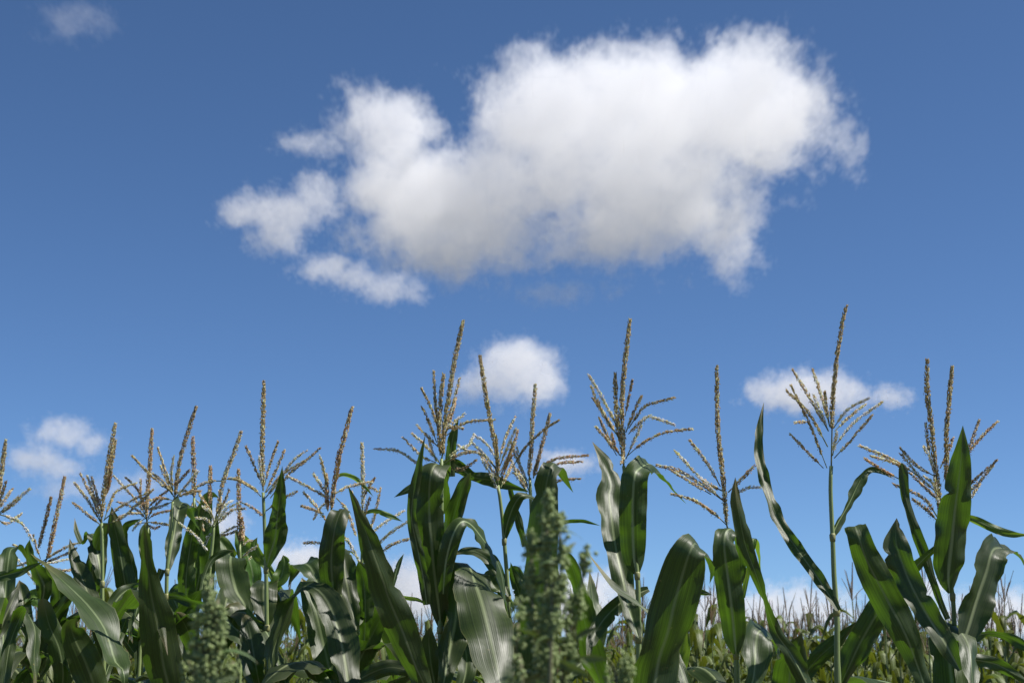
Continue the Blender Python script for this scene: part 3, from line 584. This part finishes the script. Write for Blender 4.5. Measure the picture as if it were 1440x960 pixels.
Yp = Plant('corn plant with two parallel spikes and a broad pointed leaf before its branches', 3.9, [(1321, 730), (1322, 760), (1332, 800), (1340, 840), (1344, 920), (1347, 955)], 18, r0=.0125)
Yp.tassel([[(1321, 725), (1320, 690), (1315, 655), (1310, 602), (1304, 552), (1304, 506)], [(1330, 680), (1331, 640), (1331, 605), (1335, 560), (1339, 516), 'olive']],
    [[(1290, 668), (1262, 650), (1235, 637), (1210, 627), 'tan'], [(1282, 668), (1260, 652), (1225, 641), 'tan'], [(1266, 674), (1240, 660), (1217, 645), 'brown'], [(1316, 670), (1290, 655), (1266, 630), 'tan'], [(1318, 692), (1295, 672), (1267, 638), 'tan'],
     [(1323, 706), (1302, 686), (1281, 666), 'dark'], [(1318, 666), (1308, 646), (1300, 629), 'pale'], [(1319, 728), (1298, 700), (1257, 681), 'dark'], [(1318, 732), (1302, 715), (1284, 702), 'dark'], [(1308, 645), (1304, 615), (1302, 596), 'tan'],
     [(1322, 658), (1331, 640), (1340, 616), 'brown'], [(1330, 680), (1358, 640), (1377, 591), 'dark'], [(1331, 690), (1365, 632), (1402, 593), 'brown'], [(1333, 705), (1370, 675), (1402, 647), 'dark'], [(1335, 712), (1372, 682), (1396, 655), 'tan'], [(1334, 720), (1362, 702), (1378, 680), 'tan'],
     [(1321, 700), (1312, 680), (1300, 670), 'pale'], [(1322, 715), (1316, 690), (1314, 672), 'pale']], 'olive', 'tan', 11.2, 8.0)
Yp.leaf([(1336, 834, 5), (1334, 812, 31), (1338, 770, 48), (1343, 720, 44), (1350, 660, 32), (1353, 628, 18), (1354, 598, 0)], -0.3, dy=-.12, collar=True, fold=.3)
Yp.leaf([(1333, 870, 8), (1321, 842, 9), (1309, 808, 11), (1300, 778, 15), (1285, 738, 14), (1273, 695, 12), (1270, 660, 13), (1268, 650, 0)], -0.1, dy=-.05)
Yp.leaf([(1355, 725, 6), (1375, 732, 11), (1400, 744, 11), (1425, 751, 9), (1450, 752, 0)], -0.3, dy=.05, m=M_LEAFY)
Yp.leaf([(1352, 910, 10), (1361, 885, 36), (1373, 845, 46), (1386, 805, 46), (1394, 778, 42), (1404, 768, 34, .04), (1420, 775, 26, .09), (1445, 800, 20, .12), (1475, 840, 0, .14)], 0.2, dy=-.05, collar=True)
Yp.leaf([(1312, 1000, 18), (1292, 940, 24), (1270, 885, 40), (1243, 835, 46), (1218, 785, 38), (1206, 748, 31), (1201, 738, 28, .04), (1200, 746, 22, .08), (1205, 775, 0, .1)], -0.1, dy=-.2)
Yp.leaf([(1350, 942, 6), (1330, 906, 30), (1305, 866, 32), (1281, 822, 36), (1266, 786, 40), (1260, 760, 31), (1261, 728, 0)], 0.15, dy=-.3, fold=.35)
Yp.leaf([(1321, 766, 7), (1300, 785, 12), (1280, 806, 18), (1256, 832, 27), (1233, 863, 36), (1209, 906, 36), (1186, 952, 24), (1170, 995, 0)], -0.25, dy=-.1)
Yp.leaf([(1344, 1000, 48), (1336, 940, 54), (1330, 900, 52), (1332, 882, 46), (1344, 880, 38, -.04), (1360, 905, 34, -.08), (1368, 950, 26, -.1), (1372, 990, 0, -.1)], 0.75, dy=-.12)
Yp.leaf([(1352, 925, 8), (1375, 928, 16), (1402, 934, 18), (1428, 948, 12), (1450, 962, 0)], -0.4, dy=-.05)
Yp.leaf([(1350, 905, 6), (1368, 895, 14), (1390, 890, 10), (1410, 893, 12), (1436, 905, 14), (1470, 930, 0)], 0.6, dy=.05)
Yp.fill(5, 1.42)
# ---------------------------------------------------------------- seeding weeds close to the lens
M_WEED = stalk_material('weed_seed', (0.15, 0.21, 0.065), (0.29, 0.36, 0.13), 60)
M_WEEDSTEM = stalk_material('weed_stem', (0.10, 0.13, 0.05), (0.18, 0.15, 0.08), 30)
M_WEEDLEAF = leaf_material('weed_leaf', (0.05, 0.09, 0.03), (0.10, 0.15, 0.05), (0.16, 0.25, 0.04))
_b = bmesh.new(); bmesh.ops.create_icosphere(_b, subdivisions=1, radius=1.0)
ICO_V = [v.co.copy() for v in _b.verts]; ICO_F = [tuple(v.index for v in f.verts) for f in _b.faces]; _b.free()
def weed(label, Y, foot_px, heads, leaves, seed):
    rnd = random.Random(seed)
    base = P(foot_px[0], foot_px[1], Y); foot = Vector((base.x, Y, 0))
    root = thing('weed_plant', label, 'weed', foot, 'seeding weeds in front of the corn')
    for hi, (line, r, n, gap) in enumerate(heads):
        pts = [P(x, y, Y + e) for (x, y, e) in line]                 # bottom to top
        low = pts[0]
        st = [tuple(foot), tuple(foot.lerp(low, 0.5) + Vector((rnd.uniform(-.02, .02), 0, 0))), tuple(low)] + [tuple(p) for p in pts[1:]]
        sm, ln = spline(st, 40); ax = [Vector(s) for s in sm]
        V, Fc = tube_geo(ax, [0.0045*(1-i/44)+0.0007 for i in range(41)], 6)
        link('stem', V, Fc, M_WEEDSTEM, root, foot)
        b = Buf(); sm, ln = spline([tuple(p) for p in pts], 60); ax = [Vector(s) for s in sm]
        for c in range(n):
            q = (c + rnd.random())/n
            if math.sin(q*23 + seed) < gap: continue
            p = ax[min(60, int(q*60))]
            an = rnd.uniform(0, 6.28); rr = 0.68*r*Y/F*(1.0 - 0.75*q**1.6)*(0.55 + 0.45*math.sin(q*31+seed*2)**2)
            d = Vector((math.cos(an), math.sin(an), rnd.uniform(0.8, 2.2))).normalized()*1.25
            tipd = d*rr
            for s in range(7):                                       # a short side branch beaded with seed clusters
                o = p + tipd*1.25*((s+0.6)/7.0) + Vector((rnd.gauss(0, .0025), rnd.gauss(0, .0025), rnd.gauss(0, .0025)))
                R = rnd.uniform(0.0010, 0.0020)
                k = Matrix.Rotation(rnd.uniform(0, 3), 3, 'Z')
                b.add([o + (k @ v)*R*rnd.uniform(0.75, 1.2) for v in ICO_V], ICO_F, (0, 0, 0))
        link('seed_head', b.V, b.F, M_WEED, root, foot)
    for (x, y, dx, dy_, wd, e) in leaves:
        rows = []
        for i in range(6):
            v = i/5.0
            p = P(x + dx*v, y + dy_*v + 12*v*v, Y + e*v)
            rows.append((p.x, p.y, p.z, wd*Y/F*math.sin(0.25+2.75*v)**1.0 if v < 1 else 0.0, rnd.uniform(-15, 15)))
        t = Vector(rows[1][:3]) - Vector(rows[0][:3])
        V, Fc, U = leaf_geo(rows, Vector((0.2, 0.9, 0.3)).cross(t).normalized(), 0.3, 0.002, rnd, 12, 4)
        link('leaf', V, Fc, M_WEEDLEAF, root, foot, U)
    for i in range(14):                                              # small narrow leaves among the seed heads
        line = heads[i % len(heads)][0]; q = rnd.choice(line[:-1])
        p = P(q[0], q[1], Y + q[2]); an = rnd.uniform(0, 6.28); ln = rnd.uniform(.018, .04); rows = []
        d = Vector((math.cos(an), math.sin(an), 0))
        for k in range(5):
            v = k/4.0; pp = p + d*(ln*v) + Vector((0, 0, ln*(0.5*v - 0.7*v*v)))
            rows.append((pp.x, pp.y, pp.z, (.001, .006, .008, .005, 0)[k], rnd.uniform(-15, 15)))
        V, Fc, U = leaf_geo(rows, Vector((-d.y, d.x, 0)), 0.3, 0.001, rnd, 10, 4)
        link('leaf', V, Fc, M_WEEDLEAF, root, foot, U)
    return root
weed('tall grey green seeding weed, blurred, in front of the broad folded leaf in the middle', 1.25, (778, 1010),
    [([(775, 985, 0), (770, 900, 0), (768, 820, 0), (769, 750, 0), (772, 692, 0)], 17, 150, -0.75),
     ([(772, 960, .01), (752, 900, .01), (747, 840, .01), (746, 790, .01), (748, 748, .01)], 13, 85, -0.45),
     ([(775, 900, -.01), (787, 850, -.01), (790, 790, -.01), (788, 750, -.01), (785, 722, -.01)], 13, 80, -0.5),
     ([(773, 985, .02), (758, 950, .02), (757, 900, .02), (760, 868, .02)], 13, 45, -0.4),
     ([(775, 940, .02), (780, 880, .02), (779, 830, .02), (777, 800, .02)], 12, 45, -0.4),
     ([(790, 1010, .03), (800, 930, .03), (812, 860, .03), (822, 800, .03), (825, 772, .03)], 15, 80, -0.25),
     ([(798, 960, .03), (797, 900, .03), (800, 860, .03), (806, 838, .03)], 12, 40, -0.2),
     ([(735, 1010, -.03), (728, 960, -.03), (725, 900, -.03), (730, 845, -.03)], 14, 34, -0.1)],
    [(775, 800, 35, -50, 10, .05), (770, 900, -45, -30, 12, -.05), (780, 930, 50, 10, 14, .0), (770, 860, 40, -10, 9, .1), (775, 950, -60, 10, 15, .05), (795, 930, 60, -15, 14, .05), (768, 760, -25, 10, 8, 0), (805, 900, 40, -30, 9, 0)], 5)
weed('smaller grey green seeding weed, blurred, low in front of the left plants', 1.3, (293, 1015),
    [([(292, 1000, 0), (291, 950, 0), (292, 900, 0), (294, 850, 0), (297, 812, 0)], 17, 110, -0.6),
     ([(290, 985, 0), (278, 930, 0), (275, 880, 0), (278, 850, 0)], 13, 50, -.3), ([(292, 970, 0), (306, 920, 0), (309, 870, 0), (306, 842, 0)], 13, 50, -.3),
     ([(290, 1000, 0), (284, 950, 0), (286, 910, 0)], 13, 40, -.3),
     ([(300, 1015, .03), (318, 970, .03), (330, 930, .03)], 22, 60, -0.3), ([(280, 1015, .02), (268, 970, .02), (262, 920, .02)], 18, 45, -0.3)],
    [(292, 930, -40, -20, 11, 0), (292, 960, 45, -20, 12, .03), (290, 900, 30, 0, 8, 0)], 8)
weed('low seeding weed tip at the bottom edge under the big dark leaf', 1.3, (878, 1020),
    [([(878, 1010, 0), (880, 970, 0), (882, 928, 0)], 20, 60, -0.5), ([(868, 1015, 0), (858, 975, 0), (856, 945, 0)], 14, 30, -0.5)], [(878, 975, -30, -15, 9, 0)], 9)

# ---------------------------------------------------------------- the field behind
def far_geo(rnd, detail):
    """one small corn plant at the origin: stalk, arching leaves, tassel"""
    V = []; Fc = []; MI = []; U = []
    def put(v, f, mi, uv=None):
        o = len(V); V.extend(v); Fc.extend([tuple(i+o for i in q) for q in f]); MI.extend([mi]*len(f)); U.extend(uv or [(0.3, 0.5)]*len(v))
    H = rnd.uniform(1.72, 1.95); lean = Vector((rnd.uniform(-.05, .05), rnd.uniform(-.05, .05), 0))
    ax = [Vector((0, 0, 0)) + lean*(z/H)**2 + Vector((0, 0, z)) for z in (0, H*.3, H*.6, H*.85, H)]
    v, f = tube_geo(ax, [.011, .010, .008, .005, .003], 5 if detail else 3, False); put(v, f, 1)
    a = rnd.uniform(0, 6.3); n = 9 if detail else 6
    z0 = 0.35 if detail else 1.0
    for i in range(n):
        a += math.pi + rnd.uniform(-.5, .5); z = z0 + (H - 0.12 - z0)*i/(n-1)
        d = Vector((math.cos(a), math.sin(a), 0)); ln = rnd.uniform(.35, .62)*(1 - 0.35*(i/(n-1))); rows = []
        rise = rnd.uniform(.15, .34); drp = rnd.uniform(.1, .5)
        for k in range(5):
            q = k/4
            p = lean*(z/H)**2 + Vector((0, 0, z)) + d*(ln*q*0.75) + Vector((0, 0, rise*math.sin(q*1.9) - drp*q**2.4))
            rows.append((p.x, p.y, p.z, (.03, .062, .07, .05, 0)[k], rnd.uniform(-20, 20)))
        v, f, uv = leaf_geo(rows, Vector((-d.y, d.x, 0)), .35, .006, rnd, 8 if detail else 5, 2); put(v, f, 0, uv)
    top = ax[-1]
    for i in range(rnd.randint(6, 9)):
        if i == 0: tip = top + Vector((rnd.uniform(-.04, .04), rnd.uniform(-.04, .04), rnd.uniform(.26, .36))); r = .0056
        else:
            an = rnd.uniform(0, 6.3); sp = rnd.uniform(.03, .12)
            tip = top + Vector((math.cos(an)*sp, math.sin(an)*sp, rnd.uniform(.10, .24))); r = .0030
        mid = top.lerp(tip, .5) + Vector((0, 0, .012))
        v, f = tube_geo([top, mid, tip], [r*.6, r, r*.5], 4 if detail else 3, False); put(v, f, 2)
    return V, Fc, MI, U
frnd = random.Random(77)
spots = []
y = 12.6
while y < 42:
    half = y*0.36 + 1.6; x = -half
    while x < half:
        spots.append((x + frnd.uniform(-.05, .05), y + frnd.uniform(-.07, .07)))
        x += frnd.uniform(.15, .23) if y < 18 else frnd.uniform(.22, .36)
    y += 0.76
spots.sort(key=lambda s: s[1])
protos = []
for i in range(10):
    V, Fc, MI, U = far_geo(frnd, True)
    me = bpy.data.meshes.new('far_corn'); me.from_pydata([tuple(v) for v in V], [], Fc)
    for m in (M_FARLEAF, M_FARSTALK, M_FARFLOWER): me.materials.append(m)
    me.polygons.foreach_set('material_index', MI)
    ul = me.uv_layers.new(name='uv'); ul.data.foreach_set('uv', [c for l in me.loops for c in U[l.vertex_index]])
    me.polygons.foreach_set('use_smooth', [True]*len(me.polygons)); protos.append(me)
first = bpy.data.objects.new('far_corn_plant', protos[0])
tag(first, 'small distant corn plant with a thin reddish tassel in the field beyond the near row', 'corn plant', 'distant corn plants of the field behind')
for i, (x, y) in enumerate(spots[:300]):
    o = first if i == 0 else first.copy()
    if i: o.data = protos[frnd.randrange(10)]
    S.collection.objects.link(o)
    s = frnd.uniform(.88, 1.10)
    o.location = (x, y, 0); o.rotation_euler = (0, 0, frnd.uniform(0, 6.28)); o.scale = (s, s, s*frnd.uniform(.97, 1.06))
low = [far_geo(frnd, False) for _ in range(12)]
V = []; Fc = []; MI = []; U = []
for (x, y) in spots[300:]:
    v, f, mi, uv = low[frnd.randrange(12)]
    o = len(V); a = frnd.uniform(0, 6.28); ca, sa = math.cos(a), math.sin(a); s = frnd.uniform(.92, 1.1)
    V.extend([Vector((x + (p.x*ca - p.y*sa)*s, y + (p.x*sa + p.y*ca)*s, p.z*s)) for p in v])
    Fc.extend([tuple(k+o for k in q) for q in f]); MI.extend(mi); U.extend(uv)
far = link('corn_field', V, Fc, [M_FARLEAF, M_FARSTALK, M_FARFLOWER], None, None, U, MI)
tag(far, 'dense mass of distant corn tops receding to the horizon behind the nearer rows', 'corn field', None, 'stuff')

# ---------------------------------------------------------------- the soil
m, t, N, L = mat('field_soil')
o = N('ShaderNodeOutputMaterial'); b = N('ShaderNodeBsdfPrincipled'); geo = N('ShaderNodeNewGeometry')
n1 = N('ShaderNodeTexNoise'); setin(n1, Scale=3.0, Detail=8.0, Roughness=0.7); L(geo.outputs['Position'], n1.inputs['Vector'])
n2 = N('ShaderNodeTexNoise'); setin(n2, Scale=0.25, Detail=4.0); L(geo.outputs['Position'], n2.inputs['Vector'])
c = mixc(N, L, math_node(N, L, 'MULTIPLY_ADD', n1.outputs[0], 2.0, -0.5, True), (0.075, 0.050, 0.030), (0.15, 0.11, 0.07))
c = mixc(N, L, math_node(N, L, 'MULTIPLY_ADD', n2.outputs[0], 3.0, -1.2, True), c, (0.06, 0.08, 0.03))
L(c, b.inputs['Base Color']); setin(b, Roughness=0.9)
bp = N('ShaderNodeBump'); setin(bp, Strength=0.8, Distance=0.03); L(n1.outputs[0], bp.inputs['Height']); L(bp.outputs[0], b.inputs['Normal'])
L(b.outputs[0], o.inputs['Surface'])
g = 9000.0; rows_ = []; V = []; Fc = []
xs = [-g, -300, -40, -10, 0, 10, 40, 300, g]
for yy in xs:
    for xx in xs: V.append(Vector((xx, yy, 0.0)))
for i in range(8):
    for j in range(8): a = i*9+j; Fc.append((a, a+1, a+10, a+9))
tag(link('ground', V, Fc, m), kind='structure')
# ---------------------------------------------------------------- clouds
def cloud_material(dens):
    m = bpy.data.materials.new('cloud_vapour'); m.use_nodes = True
    t = m.node_tree; t.nodes.clear()
    o = t.nodes.new('ShaderNodeOutputMaterial'); v = t.nodes.new('ShaderNodeVolumePrincipled')
    v.inputs['Color'].default_value = (1, 1, 1, 1); v.inputs['Anisotropy'].default_value = 0.0
    v.inputs['Density'].default_value = dens
    t.links.new(v.outputs[0], o.inputs['Volume'])
    return m
CLOUD_Y = 2600.0
def make_cloud(label, puffs,  vox, dens, erode=1.0, Y=CLOUD_Y, depth=2.6, seed=0, soft=0.14, grow=1.0):
    """puffs: (px, py, rx, ry) in photograph pixels; a fog volume grown from ellipsoids and eaten by noise"""
    k = Y/F; puffs = [(a, b, c*grow, d*grow) for a, b, c, d in puffs]
    ctr = P(sum(p[0] for p in puffs)/len(puffs), sum(p[1] for p in puffs)/len(puffs), Y)
    pf = []
    rnd = random.Random(seed)
    for (x, y, rx, ry) in puffs:
        c = P(x, y, Y) - ctr
        ry_ = ry*k; rx_ = rx*k; d = depth*min(rx, ry*1.3)*k
        pf.append((Vector((c.x, c.y + rnd.uniform(-.2, .2)*d, c.z)), Vector((rx_, d, ry_))))
    sl0, sx0 = (ctr.z - CAM.z)/ctr.y, ctr.x/ctr.y
    mn = Vector([min(c[i]-r[i]*1.22 for c, r in pf) for i in range(3)])
    mx = Vector([max(c[i]+r[i]*1.22 for c, r in pf) for i in range(3)])
    dm = max(abs(mn.y), abs(mx.y))
    mn.z -= abs(dm*sl0); mx.z += abs(dm*sl0); mn.x -= abs(dm*sx0); mx.x += abs(dm*sx0)
    me = bpy.data.volumes.new('cloud'); ob = bpy.data.objects.new('cloud', me); S.collection.objects.link(ob)
    ob.location = ctr
    ob['label'] = label; ob['category'] = 'cloud'; ob['group'] = 'white clouds in the blue sky'
    g = bpy.data.node_groups.new('cloud_growth', 'GeometryNodeTree')
    g.interface.new_socket('Geometry', in_out='INPUT', socket_type='NodeSocketGeometry')
    g.interface.new_socket('Geometry', in_out='OUTPUT', socket_type='NodeSocketGeometry')
    N = g.nodes.new; L = g.links.new
    out = N('NodeGroupOutput'); pos = N('GeometryNodeInputPosition')
    def vm(op, a, b=None):
        n = N('ShaderNodeVectorMath'); n.operation = op
        for i, v in enumerate((a, b)):
            if v is None: continue
            if isinstance(v, (Vector, tuple)): n.inputs[i].default_value = v
            else: L(v, n.inputs[i])
        return n
    def mt(op, a, b=None, c=None, clamp=False):
        n = N('ShaderNodeMath'); n.operation = op; n.use_clamp = clamp
        for i, v in enumerate((a, b, c)):
            if v is None: continue
            if isinstance(v, (int, float)): n.inputs[i].default_value = v
            else: L(v, n.inputs[i])
        return n.outputs[0]
    def noise(scale, detail, rough, off):
        n = N('ShaderNodeTexNoise'); n.inputs['Scale'].default_value = scale
        n.inputs['Detail'].default_value = detail; n.inputs['Roughness'].default_value = rough
        a = vm('ADD', pos.outputs[0], Vector((off*731.0, off*377.0, off*191.0)))
        L(a.outputs[0], n.inputs['Vector']); return n
    # the cloud leans along its long axis: it drifts higher and outward with distance
    sl, sx = sl0, sx0
    big = sum(max(r) for _, r in pf)/len(pf)
    warp = noise(1.8/big, 4.0, 0.6, seed+1.3)
    wv = vm('SUBTRACT', warp.outputs['Color'], Vector((.5, .5, .5)))
    wv = vm('SCALE', wv.outputs[0]); wv.inputs['Scale'].default_value = big*0.55*erode
    p2 = vm('ADD', pos.outputs[0], None); L(wv.outputs[0], p2.inputs[1])
    sp = N('ShaderNodeSeparateXYZ'); L(p2.outputs[0], sp.inputs[0])
    cb = N('ShaderNodeCombineXYZ'); L(sp.outputs[1], cb.inputs[1])
    L(mt('SUBTRACT', sp.outputs[0], mt('MULTIPLY', sp.outputs[1], sx)), cb.inputs[0])
    L(mt('SUBTRACT', sp.outputs[2], mt('MULTIPLY', sp.outputs[1], sl)), cb.inputs[2])
    p2 = cb
    acc = None
    for c, r in pf:
        d = vm('SUBTRACT', p2.outputs[0], c)
        d = vm('DIVIDE', d.outputs[0], r)
        d = vm('LENGTH', d.outputs[0])
        s = mt('SUBTRACT', 1.0, d.outputs['Value'])
        s = mt('MULTIPLY', s, min(r[0], r[2])/big)
        if acc is None: acc = s
        else:
            n = N('ShaderNodeMath'); n.operation = 'SMOOTH_MAX'; n.inputs[2].default_value = 0.12
            L(acc, n.inputs[0]); L(s, n.inputs[1]); acc = n.outputs[0]
    n1 = noise(2.6/big, 7.0, 0.66, seed+4.1)
    nn = mt('MULTIPLY_ADD', n1.outputs[0], 1.75*erode, -0.90*erode)
    f = mt('ADD', acc, nn)
    n2 = noise(9.0/big, 4.0, 0.6, seed+7.7)
    bil = mt('ABSOLUTE', mt('MULTIPLY_ADD', n2.outputs[0], 2.0, -1.0))
    f = mt('ADD', f, mt('MULTIPLY_ADD', bil, -0.42*erode, 0.075*erode))
    core = mt('SUBTRACT', 1.0, mt('MULTIPLY', mt('MULTIPLY_ADD', f, 2.2, -0.25, clamp=True), 0.84))
    f = mt('MULTIPLY', mt('DIVIDE', f, soft, clamp=True), core)
    vc = N('GeometryNodeVolumeCube')
    L(f, vc.inputs['Density']); vc.inputs['Min'].default_value = mn; vc.inputs['Max'].default_value = mx
    for i, a in enumerate('XYZ'):
        vc.inputs['Resolution '+a].default_value = max(24, int((mx[i]-mn[i])/(vox*k*(4.0 if a == 'Y' else 1))))
    sm = N('GeometryNodeSetMaterial'); mat = cloud_material(dens/k); sm.inputs['Material'].default_value = mat
    L(vc.outputs[0], sm.inputs[0]); L(sm.outputs[0], out.inputs[0])
    me.materials.append(mat)
    ob.modifiers.new('growth', 'NODES').node_group = g
    return ob
CD = 0.15
make_cloud('huge bright white cumulus cloud filling the upper middle of the sky',
    [(785,165,108,95),(905,160,150,105),(1025,150,115,92),(1072,118,66,66),(1080,168,78,74),(925,270,125,82),(868,305,100,58),
     (605,275,112,82),(553,190,66,66),(525,160,30,26),(640,328,125,58),(695,262,75,66),(570,335,66,32),(1012,330,34,38),(800,240,85,70),(1150,208,34,14)], 2.3, 0.07*CD, seed=3, grow=0.92)
make_cloud('ragged medium cloud left of the huge white one', [(398,302,62,38),(446,274,40,40),(355,297,45,28),(390,332,40,28)], 2.2, 0.06*CD, erode=.95, seed=11, Y=1700, grow=.86)
make_cloud('small flat cloud just above the ragged cloud beside the huge one', [(432,200,52,20),(455,208,30,18)], 2.0, 0.05*CD, erode=.8, seed=17, Y=1700, grow=.86)
make_cloud('torn trailing cloud under the lower left end of the huge one', [(455,378,48,24),(545,406,55,24),(500,390,40,20)], 2.0, 0.055*CD, erode=0.9, seed=19, Y=1700, grow=.86)
make_cloud('faint wisp of cloud alone in the upper left corner', [(105,30,45,24)], 2.0, 0.012*CD, erode=1.1, seed=23)
make_cloud('barely visible wisp between the huge cloud and the round one', [(780,413,45,16)], 2.0, 0.03*CD, erode=1.05, seed=29)
make_cloud('compact round white cloud behind the two middle tassels', [(725,515,62,46),(688,540,55,24),(758,538,42,34)], 2.0, 0.08*CD, erode=.72, seed=12, Y=5000, grow=.88)
make_cloud('white cloud behind the highest corn spike on the right', [(1130,550,72,34),(1090,553,40,26),(1180,550,42,28)], 2.0, 0.09*CD, erode=0.78, seed=31, Y=4200, grow=.86)
make_cloud('little scrap of cloud right of the cloud behind the highest spike', [(1250,557,32,17)], 2.0, 0.09*CD, erode=0.92, seed=37, Y=4200, grow=.9)
make_cloud('soft upper cloud of the loose pile low on the left', [(90,610,55,24),(125,622,32,18)], 2.2, 0.07*CD, erode=0.83, seed=41, Y=3600, grow=.82)
make_cloud('soft middle cloud of the loose pile low on the left', [(50,648,48,24),(80,655,40,20)], 2.2, 0.07*CD, erode=0.83, seed=43, Y=3600, grow=.82)
make_cloud('soft lowest cloud of the loose pile behind the left tassels', [(95,686,50,20),(150,690,50,16),(200,680,40,20)], 2.2, 0.035*CD, erode=0.92, seed=47, Y=3600, grow=.82)
make_cloud('low white cloud seen between the leaves left of the middle plant', [(585,828,75,40),(560,850,60,28),(430,790,40,16)], 2.6, 0.10*CD, erode=0.74, seed=53, Y=5200)
make_cloud('low white cloud seen beside the seeding weed', [(805,845,70,42),(790,640,34,14)][:1], 2.6, 0.10*CD, erode=0.74, seed=59, Y=5200)
make_cloud('small cloud peeping out under the thin crossing branch', [(795,650,40,17)], 2.2, 0.10*CD, erode=0.83, seed=61, Y=4200)
make_cloud('low cloud bank above the distant corn right of the middle', [(1110,858,95,30),(1010,862,80,28),(1060,870,90,20)], 2.8, 0.10*CD, erode=0.83, seed=67, Y=5600)
make_cloud('low cloud bank above the distant corn at the right edge', [(1400,865,70,34),(1290,835,50,22)], 2.8, 0.10*CD, erode=0.83, seed=71, Y=5600)
make_cloud('pale low cloud behind the left plants near the horizon', [(310,738,30,22),(420,780,50,20)][:1], 2.4, 0.10*CD, erode=0.83, seed=73, Y=4600)
make_cloud('faint low cloud behind the folded leaf left of the sword shaped one', [(425,785,48,20),(470,800,40,16)], 2.4, 0.10*CD, erode=1.0, seed=79, Y=5000)
